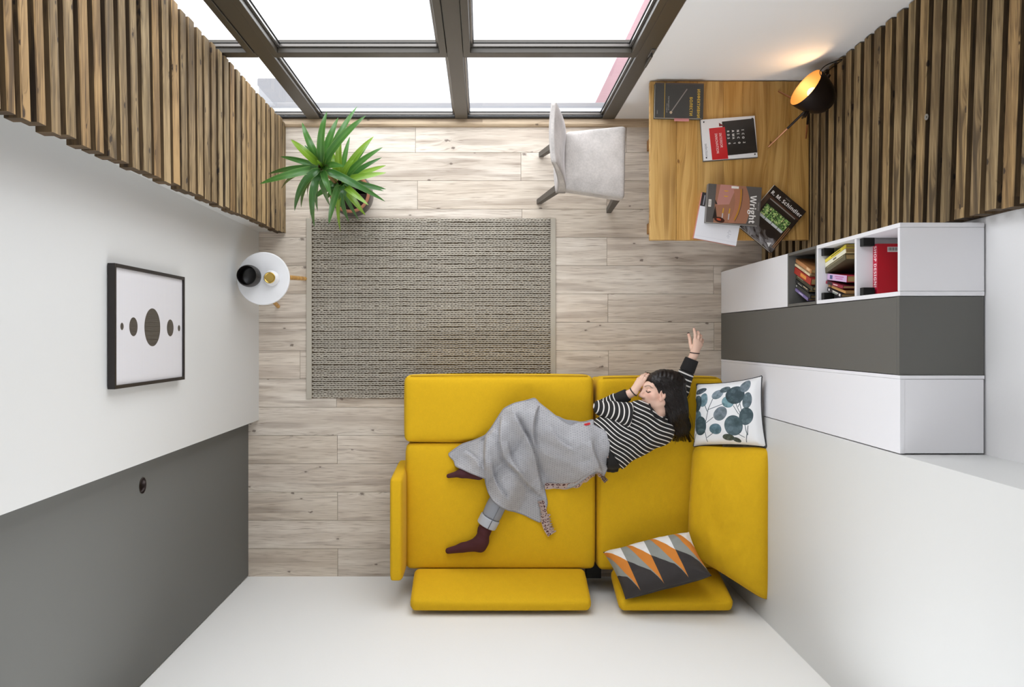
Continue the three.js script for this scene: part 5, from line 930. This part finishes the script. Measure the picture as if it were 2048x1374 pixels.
{
  const t0 = torso(-0.012), l0 = legs(-0.010), aL = join([capsule(B3.shL.clone().add(V(0.01, -0.05, 0.01)), B3.elL, 0.034, 0.030), capsule(B3.elL, B3.wrL, 0.032, 0.021)], 0.02), aR = armR(-0.004), bodyF = (x, y, z) => { let d = smin(t0(x, y, z), l0(x, y, z), 0.05); d = smin(d, aL(x, y, z), 0.03); d = smin(d, aR(x, y, z), 0.03); d = smin(d, neckF(x, y, z), 0.03); d = smin(d, feetF(x, y, z) + 0.004, 0.02); return smin(d, feetL(x, y, z) + 0.004, 0.02); };
  const list = [...Object.values(B3), ...footR, ...footL], trunk = settle(blobMesh(bodyF, ...bounds(list, 0.12), 0.012));
  const head = settle(blobMesh(headF, ...bounds([hp(0.1, 0.13, 0.13), hp(-0.1, -0.13, -0.13), hp(0.1, -0.13, 0.13), hp(-0.1, 0.13, -0.13), hp(0, -0.12, 0)], 0.005), 0.0026));
  const hr = blobMesh(handR, ...bounds([...rF.flatMap((f) => f.p), B3.wrR, B3.elR.clone().lerp(B3.wrR, 0.55)], 0.03), 0.0024), hl = blobMesh(handL, ...bounds([...lF.flatMap((f) => f.p), B3.wrL, B3.elL.clone().lerp(B3.wrL, 0.55)], 0.03), 0.0024);
  const skin = [0.74, 0.49, 0.38], paint = (g, f) => { const p = g.attributes.position, c = new Float32Array(p.count * 3), v = V(0, 0, 0); for (let i = 0; i < p.count; i++) { v.set(p.getX(i), p.getY(i), p.getZ(i)); c.set(f(v), i * 3); } g.setAttribute('color', new THREE.BufferAttribute(c, 3)); return g; };
  const mix = (a, b, t) => a.map((x, i) => lerp(x, b[i], clamp(t))), seg = (p, a, b) => { const d = b.clone().sub(a), t = clamp(p.clone().sub(a).dot(d) / d.lengthSq()); return [p.distanceTo(a.clone().addScaledVector(d, t)), t]; };
  const blush = [0.72, 0.40, 0.31], lip = [0.56, 0.27, 0.22], hairC = [0.020, 0.014, 0.010], lash = [0.022, 0.016, 0.013];
  const curve = (pts) => new THREE.CatmullRomCurve3(pts).getPoints(14), near = (p, pts) => { let b = 1e9; for (const q of pts) b = Math.min(b, p.distanceTo(q)); return b; };
  const brows = [1, -1].map((s) => curve([hp(s * 0.014, 0.022, 0.092), hp(s * 0.028, 0.029, 0.086), hp(s * 0.042, 0.029, 0.075), hp(s * 0.052, 0.022, 0.062)])), lashes = [1, -1].map((s) => curve([hp(s * 0.017, -0.0015, 0.081), hp(s * 0.026, -0.0065, 0.0845), hp(s * 0.036, -0.0062, 0.082), hp(s * 0.047, -0.0005, 0.072)]));
  paint(head, (p) => {
    let c = skin.slice(); const q = p.clone().sub(Hc), X = q.dot(Hx), Y = q.dot(Hy), Z = q.dot(Hz);
    c = mix(c, blush, 0.8 * Math.exp(-((Math.abs(X) - 0.045) ** 2 + (Y + 0.02) ** 2) / 0.0006) * (Z > 0.02 ? 1 : 0) + 0.6 * Math.exp(-((Y + 0.03) ** 2 + X * X) / 0.0002) * (Z > 0.09 ? 1 : 0) + (Math.abs(X) > 0.068 && Z < 0.03 ? 0.4 : 0));
    if (Z > 0.06) { const m = seg(p, hp(-0.019, -0.0665, 0.084), hp(0.019, -0.0665, 0.084))[0]; c = mix(c, lip, smooth(0.0135, 0.0085, m)); }
    const flat2 = (pts) => { let b = 1e9; for (const q of pts) { const w = q.clone().sub(Hc); b = Math.min(b, Math.hypot(X - w.dot(Hx), Y - w.dot(Hy))); } return Z > 0.03 ? b : 1; };
    for (const b of brows) c = mix(c, hairC, smooth(0.0042, 0.0018, flat2(b)) * 0.65);
    for (const b of lashes) c = mix(c, lash, smooth(0.0036, 0.0020, flat2(b)));
    return c;
  });
  const nails = (F, n) => (p) => { let c = skin.slice(); for (const f of F) { const a = f.p[f.p.length - 1], d = p.distanceTo(a); c = mix(c, blush, 0.5 * smooth(0.03, 0.01, d)); } for (const k of n) { const f = F[k], a = f.p[3], b = f.p[2], dir = a.clone().sub(b).normalize(); const w = p.clone().sub(a); if (w.length() < 0.013 && w.dot(dir) > (k === 1 ? 0.0020 : 0.001) && p.y > a.y - 0.001) c = [0.035, 0.02, 0.022]; } return c; };
  paint(hr, nails(rF, [0, 1, 2])); paint(hl, nails(lF, [1, 2])); paint(trunk, () => skin);
  const ind = (g) => { const n = g.toNonIndexed(); return n; };
  const body = mergeGeometries([trunk, head, hr, hl].map(ind));
  mesh('body', body, phys({ vertexColors: true, roughness: 0.48, specularIntensity: 0.5 }), woman);
}
// --- clothes: the body's own shape let out a little, cut at hem, neckline and cuffs
const stripeMap = canvasTex(64, 256, (x, w, h) => { x.fillStyle = '#1c1a1a'; x.fillRect(0, 0, w, h); x.fillStyle = '#dcd8d3'; x.fillRect(0, h * 0.375, w, h * 0.25); });
const stripes = std({ map: stripeMap, roughness: 0.9 }), ribbing = std({ color: 0x1a1818, roughness: 0.92, bumpMap: repeatOf(weave, 6, 1), bumpScale: 0.0008 });
function garment(name, f, pts, m, cell, mat, parent, uvOf) {
  const g = settle(blobMesh(f, ...bounds(pts, m), cell)), p = g.attributes.position, uv = new Float32Array(p.count * 2), v = V(0, 0, 0);
  for (let i = 0; i < p.count; i++) { v.set(p.getX(i), p.getY(i), p.getZ(i)); const [a, b] = uvOf ? uvOf(v) : [v.x * 4, v.z * 4]; uv[i * 2] = a; uv[i * 2 + 1] = b; }
  g.setAttribute('uv', new THREE.BufferAttribute(uv, 2));
  return mesh(name, g, mat, parent);
}
const cut = (f, p, n) => (x, y, z) => smaxf(f(x, y, z), (x - p.x) * n.x + (y - p.y) * n.y + (z - p.z) * n.z, 0.006);   // keeps the side against n
const crease = (f, amp, sx, sz, ph) => (x, y, z) => f(x, y, z) + amp * (Math.sin(x * sx + z * sz + ph + 2.2 * Math.sin(z * 23 + x * 9)) + 0.6 * Math.sin(x * sz * 0.7 - z * sx * 0.5 + y * 40));
const flat = (a, b) => V(b.x - a.x, 0, b.z - a.z).normalize();
{
  const hemDir = flat(at(1304, 835, 0.55), at(1216, 893, 0.55)), hemAt = at(1214, 934, 0.52), bandAt = at(1231, 920, 0.52);
  const neckCut = ellipsoid(at(1318, 812, 0.565), V(1, 0, 0), V(0, 1, 0), V(0, 0, 1), 0.060, 0.075, 0.060);
  const shoulder = capsule(at(1277, 825, 0.61), at(1303, 846, 0.575), 0.062, 0.07), torsoUp = torso(0.010), flare = capsule(at(1226, 900, 0.495), at(1241, 912, 0.474), 0.05, 0.044), base = crease((x, y, z) => smin(smin(torsoUp(x, y, z), shoulder(x, y, z), 0.05), flare(x, y, z), 0.03), 0.0035, 34, 52, 0), open = (x, y, z) => smaxf(base(x, y, z), -neckCut(x, y, z), 0.008), P = [B3.a1, B3.a2, B3.b1, B3.b2, B3.c1, B3.c2, B3.shL];
  const n = V(-0.43, 0, 0.90).normalize();
  const sw = garment('sweater', cut(open, bandAt, hemDir), P, 0.13, 0.0065, stripes, woman, (v) => [v.x * 3, (v.x * n.x + v.z * n.z + 0.55 * Math.min(0, v.x - 0.93) ** 2 + 0.004 * Math.sin(v.x * 30 + v.z * 17)) / 0.0222]);
  const tail = capsule(at(1211, 908, 0.49), at(1224, 937, 0.463), 0.048, 0.036), bandT = torso(0.003), band = cut((x, y, z) => smaxf(smin(bandT(x, y, z), tail(x, y, z), 0.03), -((x - bandAt.x) * hemDir.x + (z - bandAt.z) * hemDir.z), 0.004), hemAt.clone().addScaledVector(hemDir, 0.02), hemDir);
  garment('hem_band', band, P, 0.11, 0.0065, ribbing, sw);
  const collar = []; for (let i = 0; i <= 22; i++) { const a = -0.35 + i / 22 * Math.PI * 1.05, c = at(1318, 812, 0.565); const p = V(c.x - Math.cos(a) * 0.060, 0, c.z + Math.sin(a) * 0.062); let y = 0.72; while (y > 0.45 && base(p.x, y, p.z) > 0) y -= 0.002; p.y = y + 0.001; collar.push(p); }
  mesh('collar', wire(collar, 0.006, 60, 8), ribbing, sw);
  const along = (a, b, per, bow = 0) => { const d = b.clone().sub(a), L = d.length(); d.normalize(); return (v) => { const q = v.clone().sub(a), t = q.dot(d), r = q.addScaledVector(d, -t); return [v.y * 6, (t - bow * r.lengthSq()) / per]; }; };
  // left sleeve: upper arm, forearm, cuff
  const up = flat(B3.shL, B3.elL), cuffL = B3.elL.clone().lerp(B3.wrL, 0.83), fL = B3.wrL.clone().sub(B3.elL).normalize(), cuffL0 = B3.elL.clone().lerp(B3.wrL, 0.50);
  const upperL = crease(capsule(B3.shL.clone().add(V(0.012, -0.016, 0.010)), B3.elL.clone().add(V(-0.005, 0.012, 0.004)), 0.071, 0.047), 0.003, 60, 30, 1);
  garment('sleeve', cut(upperL, at(1259, 830, 0.6), V(-up.x, 0, -up.z)), [B3.shL, B3.elL], 0.09, 0.0055, stripes, sw, (v) => { const a = B3.shL, t = (v.x - a.x) * up.x + (v.z - a.z) * up.z, s = (v.z - a.z) * up.x - (v.x - a.x) * up.z; return [v.y * 4, (t - 1.6 * s * s + 0.10 * (v.y - 0.55)) / 0.0212]; });
  const foreL = crease(capsule(B3.elL, cuffL, 0.043, 0.036), 0.0025, 70, 50, 2);
  garment('sleeve', cut(foreL, cuffL0, fL), [B3.elL, B3.wrL], 0.07, 0.0055, stripes, sw, along(B3.elL, B3.wrL, 0.0205, 1));
  garment('cuff', cut(cut(capsule(B3.elL, B3.wrL, 0.042, 0.033), cuffL, fL), cuffL0, fL.clone().negate()), [B3.elL, B3.wrL], 0.06, 0.004, ribbing, sw);
  // right sleeve
  const fR = B3.wrR.clone().sub(B3.elR).normalize(), cuffR = B3.elR.clone().lerp(B3.wrR, 0.84), cuffR0 = B3.elR.clone().lerp(B3.wrR, 0.50);
  const sleeveR = crease(join([capsule(B3.shR, B3.elR, 0.056, 0.048), capsule(B3.elR, cuffR, 0.048, 0.040)], 0.02), 0.002, 60, 40, 3);
  garment('sleeve', cut(sleeveR, cuffR0, fR), [B3.shR, B3.elR, B3.wrR], 0.07, 0.0055, stripes, sw, (v) => along(B3.elR, B3.wrR, 0.0285, -2)(v));
  garment('cuff', cut(cut(capsule(B3.elR, B3.wrR, 0.046, 0.036), cuffR, fR), cuffR0, fR.clone().negate()), [B3.elR, B3.wrR], 0.06, 0.004, ribbing, sw);
  // jeans with a turned-up cuff
  const denim = std({ color: 0x8d8f95, roughness: 0.92, bumpMap: repeatOf(weave, 30, 30), bumpScale: 0.0006 }), sR = B3.ankR.clone().sub(B3.kneeR).normalize(), endR = B3.kneeR.clone().lerp(B3.ankR, 0.985), rollR = B3.kneeR.clone().lerp(B3.ankR, 0.885), sL = B3.ankL.clone().sub(B3.kneeL).normalize(), endL = B3.kneeL.clone().lerp(B3.ankL, 0.93);
  const trousers = crease(join([capsule(B3.hipL, B3.kneeL, 0.092, 0.064), capsule(B3.kneeL, B3.kneeL.clone().lerp(B3.ankL, 0.86), 0.060, 0.046), capsule(B3.hipR, B3.kneeR, 0.090, 0.063), capsule(B3.kneeR, B3.ankR, 0.062, 0.052), capsule(B3.hipL, B3.hipR, 0.103, 0.097)], 0.04), 0.002, 60, 44, 4);
  const jeans = garment('jeans', cut(trousers, rollR, sR), Object.values(B3).slice(0, 7), 0.12, 0.010, denim, woman);
  garment('turned_up_cuff', cut(cut(capsule(B3.kneeR, B3.ankR, 0.066, 0.0555), endR, sR), rollR, sR.clone().negate()), [B3.kneeR, B3.ankR], 0.08, 0.0045, std({ color: 0xabadb3, roughness: 0.92 }), jeans);
  const side = sR.clone().cross(V(0, 1, 0)).normalize(), seam = [0.55, 0.7, 0.8, 0.885].map((t) => B3.kneeR.clone().lerp(B3.ankR, t).addScaledVector(side, -0.012).add(V(0, lerp(0.062, 0.052, t) + 0.001, 0)));
  mesh('seam', wire(seam, 0.0018, 20, 5), std({ color: 0x6f7177, roughness: 0.9 }), jeans);
  const seam2 = [0.89, 0.985].map((t) => B3.kneeR.clone().lerp(B3.ankR, t).addScaledVector(side, -0.010).add(V(0, 0.0575, 0)));
  mesh('seam', wire(seam2, 0.002, 6, 5), std({ color: 0x4a4c52, roughness: 0.9 }), jeans);
  // socks
  const wool = std({ color: 0x4a2024, roughness: 0.95, bumpMap: repeatOf(weave, 26, 26), bumpScale: 0.0008 });
  const wrinkle = (x, y, z) => feetF(x, y, z) - 0.001 - 0.0022 * Math.max(0, Math.sin(((x - B3.ankR.x) * sR.x + (z - B3.ankR.z) * sR.z) * 330)) * smooth(footR[1].z + 0.005, B3.ankR.z, z);
  garment('sock', smaxOf(wrinkle, capsule(B3.ankR.clone().lerp(B3.kneeR, 0.1), footR[0], 0.036, 0.036)), [...footR, B3.ankR], 0.05, 0.0042, wool, woman);
  garment('sock', feetL, footL, 0.04, 0.0045, std({ color: 0x452026, roughness: 0.95 }), woman);
}
function smaxOf(f, g) { return (x, y, z) => smin(f(x, y, z), g(x, y, z), 0.012); }
{ // bracelets
  const ring = (c, d, r, tr, dots) => {
    const q = new THREE.Quaternion().setFromUnitVectors(V(0, 0, 1), d);
    if (!dots) return new THREE.TorusGeometry(r, tr, 8, 48).applyQuaternion(q).translate(c.x, c.y, c.z);
    return merge(Array.from({ length: dots }, (_, i) => new THREE.SphereGeometry(tr, 10, 8).translate(r * Math.cos(i / dots * 6.2832), r * Math.sin(i / dots * 6.2832), 0).applyQuaternion(q).translate(c.x, c.y, c.z)));
  };
  mesh('bracelet', ring(B3.wrR.clone().add(V(0.001, 0.001, 0)), B3.wrR.clone().sub(B3.elR).normalize().add(V(-0.25, 0, 0)).normalize(), 0.0245, 0.0026), std({ color: 0x2b1f22, roughness: 0.5 }), woman);
  mesh('bracelet', ring(B3.wrL.clone(), B3.wrL.clone().sub(B3.elL).normalize().add(V(0.1, 0, -0.35)).normalize(), 0.0252, 0.0036, 24), std({ color: 0x15110f, roughness: 0.3 }), woman);
}
{ // hair: a soft mass over the skull that falls behind the neck, with locks lying over it
  const cap = E(0, 0.030, -0.022, 0.084, 0.096, 0.104), face = ellipsoid(hp(0.02, -0.030, 0.118), Hx, Hy, Hz, 0.105, 0.088, 0.094), earHole = E(0.085, -0.020, 0.024, 0.03, 0.028, 0.022);
  const flow = join([capsule(hp(0.03, 0.05, -0.06), at(1353, 815, 0.575), 0.070, 0.054), capsule(at(1353, 815, 0.575), at(1365, 852, 0.515), 0.054, 0.040), capsule(at(1352, 812, 0.57), at(1358, 862, 0.52), 0.05, 0.036), capsule(at(1364, 850, 0.505), at(1371, 864, 0.475), 0.040, 0.022), capsule(hp(0.02, -0.02, -0.075), at(1345, 835, 0.57), 0.05, 0.034)], 0.03);
  const F = (x, y, z) => smin(smaxf(smaxf(cap(x, y, z), -face(x, y, z), 0.010), -earHole(x, y, z), 0.008), smaxf(flow(x, y, z), -face(x, y, z), 0.01), 0.03) + 0.0018 * Math.sin(x * 210 + z * 60 + 3 * Math.sin(z * 30)) * Math.cos(x * 90 - z * 40);
  const g = settle(blobMesh(F, ...bounds([hp(0.1, 0.14, 0.12), hp(-0.1, -0.1, -0.14), at(1396, 884, 0.44), at(1300, 740, 0.66)], 0.02), 0.0042)), hairM = phys({ color: 0x17100d, roughness: 0.38, specularIntensity: 0.6 });
  const hair = mesh('hair', g, hairM, woman), r = rngOf(90), locks = [];
  const surface = (p, lift) => { const q = p.clone(); q.y = 0.74; while (q.y > 0.434 && F(q.x, q.y, q.z) > 0) q.y -= 0.0025; q.y += lift; return q; };
  for (let i = 0; i < 210; i++) {
    const a = r(), s = r(), st = [lerp(1302, 1345, a) + (r() - 0.5) * 8, lerp(762, 748, a) + s * 38], en = [lerp(1345, 1383, r()) , lerp(884, 854, r())], mid = [lerp(st[0], en[0], 0.5) + 12 + (r() - 0.5) * 12, lerp(st[1], en[1], 0.45) - 6 + (r() - 0.5) * 8], pts = [];
    const end = i % 9 === 0 ? [en[0] + 5 * r(), en[1] + 4 * r()] : en;
    for (let k = 0; k <= 10; k++) { const t = k / 10, u = (1 - t) ** 2 * st[0] + 2 * t * (1 - t) * mid[0] + t * t * end[0], v = (1 - t) ** 2 * st[1] + 2 * t * (1 - t) * mid[1] + t * t * end[1]; let p = at(u, v, 0.58); p = at(u, v, surface(p, 0).y); p = surface(p, 0.0004 + 0.0014 * r()); pts.push(p); }
    locks.push(new THREE.TubeGeometry(new THREE.CatmullRomCurve3(pts), 16, 0.0011 + 0.0016 * r(), 5, false));
  }
  for (let i = 0; i < 40; i++) {                                     // combed back from the forehead
    const s = r(), a = hp(lerp(0.03, 0.082, s), lerp(0.085, 0.01, s) + 0.012, lerp(0.075, 0.035, s)), pts = [0, 0.25, 0.5, 0.75, 1].map((t) => { const p = a.clone().lerp(hp(lerp(0.07, 0.05, s), lerp(0.07, -0.01, s), -0.11), t); return surface(p, 0.0008); });
    locks.push(new THREE.TubeGeometry(new THREE.CatmullRomCurve3(pts), 14, 0.0011 + 0.001 * r(), 5, false));
  }
  for (const w of [[[1372, 785], [1378, 784], [1379, 792], [1374, 800]], [[1374, 810], [1379, 828], [1384, 842], [1385, 856]], [[1370, 850], [1376, 866], [1373, 878], [1368, 884]], [[1355, 860], [1356, 872], [1352, 882], [1350, 888]]]) locks.push(new THREE.TubeGeometry(new THREE.CatmullRomCurve3(w.map(([u, v], i) => at(u, v, 0.56 - 0.02 * i))), 18, 0.0009, 5, false));
  mesh('hair_locks', merge(locks), hairM, hair);
}
// ------------------------------------------------------------------ the throw
{
  const throwO = thing('throw_blanket', 'grey knitted throw with dark specks draped over the woman legs', 'blanket');
  const nearest = (u, v) => { let best = 1e9, q = null; for (let i = 0, j = ring.length - 1; i < ring.length; j = i++) { const [a, b] = ring[i], [d, e] = ring[j], L = (d - a) ** 2 + (e - b) ** 2 || 1e-9, t = clamp(((u - a) * (d - a) + (v - b) * (e - b)) / L), x = a + t * (d - a), y = b + t * (e - b), D = (u - x) ** 2 + (v - y) ** 2; if (D < best) { best = D; q = [x, y]; } } return [q[0], q[1], Math.sqrt(best)]; };
  const px = (pts) => new THREE.CatmullRomCurve3(pts.map(([u, v]) => V(u, 0, v))).getPoints(40).map((p) => [p.x, p.z]);
  const folds = [
    { p: px([[1029, 826], [1042, 850], [1058, 879], [1071, 911], [1080, 953], [1092, 998]]), step: 0.020, w: 16 }, { p: px([[1004, 825], [999, 854], [1000, 892], [1010, 921], [1029, 940], [1055, 969], [1087, 999]]), step: -0.016, w: 14 },
    { p: px([[1079, 809], [1071, 834], [1068, 866], [1074, 905]]), step: 0.016, w: 12 }, { p: px([[984, 853], [973, 868], [968, 898], [970, 957]]), step: -0.022, w: 18 }, { p: px([[1184, 880], [1190, 905], [1198, 925], [1206, 948]]), step: 0.014, w: 10 },
    { p: px([[1016, 880], [1026, 920], [1050, 950]]), step: 0.010, w: 12 }, { p: px([[930, 900], [950, 915], [968, 940]]), step: 0.008, w: 10 }, { p: px([[1100, 850], [1120, 880], [1150, 900]]), step: 0.006, w: 14 }, { p: px([[985, 920], [992, 960], [1020, 1005]]), step: 0.010, w: 12 },
  ];
  const foldH = (u, v) => {
    let s = 0;
    for (const f of folds) {
      let best = 1e9, side = 1, e = 0;
      for (let i = 0; i + 1 < f.p.length; i++) { const [a, b] = f.p[i], [c, d] = f.p[i + 1], D = (u - a) ** 2 + (v - b) ** 2; if (D < best) { best = D; side = Math.sign((c - a) * (v - b) - (d - b) * (u - a)) || 1; e = Math.min(1, Math.min(i, f.p.length - 2 - i) / 7 + 0.12); } }
      const d = Math.sqrt(best), up = side * Math.sign(f.step), a = 2.4 * Math.abs(f.step);
      s += e * (up > 0 ? a * Math.exp(-((d / f.w) ** 2)) * smooth(-1.5, 3, d) : -0.5 * a * Math.exp(-((d / (f.w * 0.42)) ** 2)));
    }
    return s;
  };
  const H = (u, v, edge) => {
    let h = 0.52;
    for (let i = 0; i < 4; i++) { const p = at(u, v, h); h = cloth(p.x, p.z); }
    return Math.max(0.436, h + foldH(u, v) * smooth(0, 7, edge) + 0.014 * (NZ.fbm(u * 0.045, v * 0.045, 2) - 0.5));
  };
  const cell = 1, u0 = 892, v0 = 790, nu = 336, nv = 270, id = new Map(), top = [], uv = [], idx = [];
  const vert = (i, j) => {
    const k = i + j * 1000; if (id.has(k)) return id.get(k);
    let u = u0 + i * cell, v = v0 + j * cell; const q = nearest(u, v); let edge = q[2];
    if (!inside(u, v) || q[2] < 0.45) { u = q[0]; v = q[1]; edge = 0; }
    const p = at(u, v, H(u, v, edge)); top.push(p); uv.push(p.x / 0.16 + (u > 968 ? 0 : 0.3), p.z / 0.16); id.set(k, top.length - 1); return top.length - 1;
  };
  for (let j = 0; j < nv; j++) for (let i = 0; i < nu; i++) { if (!inside(u0 + (i + 0.5) * cell, v0 + (j + 0.5) * cell)) continue; const a = vert(i, j), b = vert(i + 1, j), c = vert(i, j + 1), d = vert(i + 1, j + 1); idx.push(a, c, b, b, c, d); }
  const deg = new Float32Array(top.length), rim = new Uint8Array(top.length), use = new Map();
  for (let k = 0; k < idx.length; k += 3) for (let e = 0; e < 3; e++) { const a = idx[k + e], b = idx[k + (e + 1) % 3], q = Math.min(a, b) * 1e6 + Math.max(a, b); use.set(q, (use.get(q) ?? 0) + 1); }
  for (const [q, n] of use) if (n === 1) rim[Math.floor(q / 1e6)] = rim[q % 1e6] = 1;
  for (let it = 0; it < 2; it++) { const s = new Float32Array(top.length); deg.fill(0); for (const q of use.keys()) { const a = Math.floor(q / 1e6), b = q % 1e6; s[a] += top[b].y; s[b] += top[a].y; deg[a]++; deg[b]++; } for (let i = 0; i < top.length; i++) if (!rim[i]) top[i].y = lerp(top[i].y, s[i] / deg[i], 0.6); }
  const sheet = (dy, flip) => { const g = new THREE.BufferGeometry(); g.setAttribute('position', new THREE.Float32BufferAttribute(top.flatMap((p) => [p.x, p.y + dy, p.z]), 3)); g.setAttribute('uv', new THREE.Float32BufferAttribute(uv, 2)); const ii = idx.slice(); if (flip) for (let k = 0; k < ii.length; k += 3) [ii[k], ii[k + 1]] = [ii[k + 1], ii[k]]; g.setIndex(ii); g.computeVertexNormals(); return g.toNonIndexed(); };
  const knit = dataTex(512, 512, (x, y, i, j) => {
    const c = 40, a = i % c, b = (j + (Math.floor(i / c) % 2) * 20) % c, d = Math.hypot(a - 20, b - 20), wob = NZ.n2(i * 0.3, j * 0.3), n = 14 * (NZ.fbm(i * 0.02, j * 0.02, 3) - 0.5) + 20 * (NZ.n2(i * 0.7, j * 0.7) - 0.5);
    const k = smooth(6.5, 3.5, d + 3 * (wob - 0.5)); return [lerp(184 + n, 108, k), lerp(183 + n, 107, k), lerp(186 + n, 118, k)];
  });
  const wool = phys({ map: knit, roughness: 0.95, bumpMap: repeatOf(weave, 4, 4), bumpScale: 0.0015, sheen: 0.4, sheenColor: new THREE.Color(0.7, 0.7, 0.72), sheenRoughness: 0.6 });
  mesh('cloth', mergeGeometries([sheet(0.004, false), sheet(-0.003, true)]), wool, throwO);
  const bind = ring.filter((_, i) => i % 2 === 0).map(([u, v]) => { const p = at(u, v, H(u, v, 0)); p.y += 0.0005; return p; });
  mesh('binding', wire(bind, 0.0042, 420, 7, true), std({ color: 0x8f8d90, roughness: 0.95 }), throwO);
  const orn = canvasTex(512, 64, (x, w, h) => { x.fillStyle = '#bfa9a0'; x.fillRect(0, 0, w, h); x.strokeStyle = '#4a2226'; x.fillStyle = '#4a2226'; x.lineWidth = 6; const r = rngOf(2); for (let i = 0; i < 14; i++) { const cx = 18 + i * 37; x.beginPath(); x.moveTo(cx - 14, 12 + r() * 8); x.lineTo(cx, 4); x.lineTo(cx + 14, 14 + r() * 8); x.lineTo(cx + 2, 26); x.closePath(); i % 2 ? x.fill() : x.stroke(); x.beginPath(); x.arc(cx + 6, 44, 8 + r() * 4, r() * 3, 3.6 + r() * 2); x.stroke(); } });
  const lace = std({ map: orn, roughness: 0.95, bumpMap: weave, bumpScale: 0.0015, side: THREE.DoubleSide });
  // frilled border: a gathered strip with thickness
  const frill = (pts, w, rep) => {
    const c = new THREE.CatmullRomCurve3(pts.map(([u, v]) => V(u, 0, v))), n = 70, P = [], U = [], I = [];
    for (let i = 0; i <= n; i++) { const t = i / n, p = c.getPoint(t), d = c.getTangent(t), q = [-d.z, d.x]; for (let k = 0; k <= 3; k++) { const o = (k / 3) * w * (1 + 0.12 * Math.sin(t * 40)), u = p.x + q[0] * o, v = p.z + q[1] * o, e = at(u, v, Math.max(0.444, lerp(H(p.x, p.z, 0), 0.446, k / 3)) + 0.006 + 0.006 * Math.sin(t * n * 0.55 + k) * k / 3); P.push(e.x, e.y, e.z); U.push(t * rep, 1 - k / 3); } }
    for (let i = 0; i < n; i++) for (let k = 0; k < 3; k++) { const a = i * 4 + k; I.push(a, a + 1, a + 4, a + 1, a + 5, a + 4); }
    const two = [0.0015, -0.0015].map((dy) => { const g = new THREE.BufferGeometry(); g.setAttribute('position', new THREE.Float32BufferAttribute(P.map((x, i) => (i % 3 === 1 ? x + dy : x)), 3)); g.setAttribute('uv', new THREE.Float32BufferAttribute(U, 2)); g.setIndex(I); g.computeVertexNormals(); return g.toNonIndexed(); });
    mesh('frill', mergeGeometries(two), lace, throwO);
  };
  frill([[1208, 948], [1202, 940], [1192, 937], [1182, 942], [1174, 950], [1163, 956], [1152, 964], [1140, 966], [1115, 967], [1090, 966]], -11, 1.5);
  frill([[1088, 1000], [1092, 1015], [1095, 1030], [1099, 1050]], 12, 0.4); frill([[1081, 1030], [1083, 1045], [1088, 1060], [1096, 1073]], -18, 0.5); frill([[1200, 952], [1204, 960], [1209, 966]], -9, 0.25);
  const tg = at(1174, 848, H(1174, 850, 3)); mesh('red_label', rbox(-0.016, 0.016, -0.0015, 0.0015, -0.006, 0.006, 0.001).rotateY(0.25).translate(tg.x, tg.y + 0.008, tg.z), std({ color: 0xc02028, roughness: 0.7 }), throwO);
}

renderer.render(scene, camera);
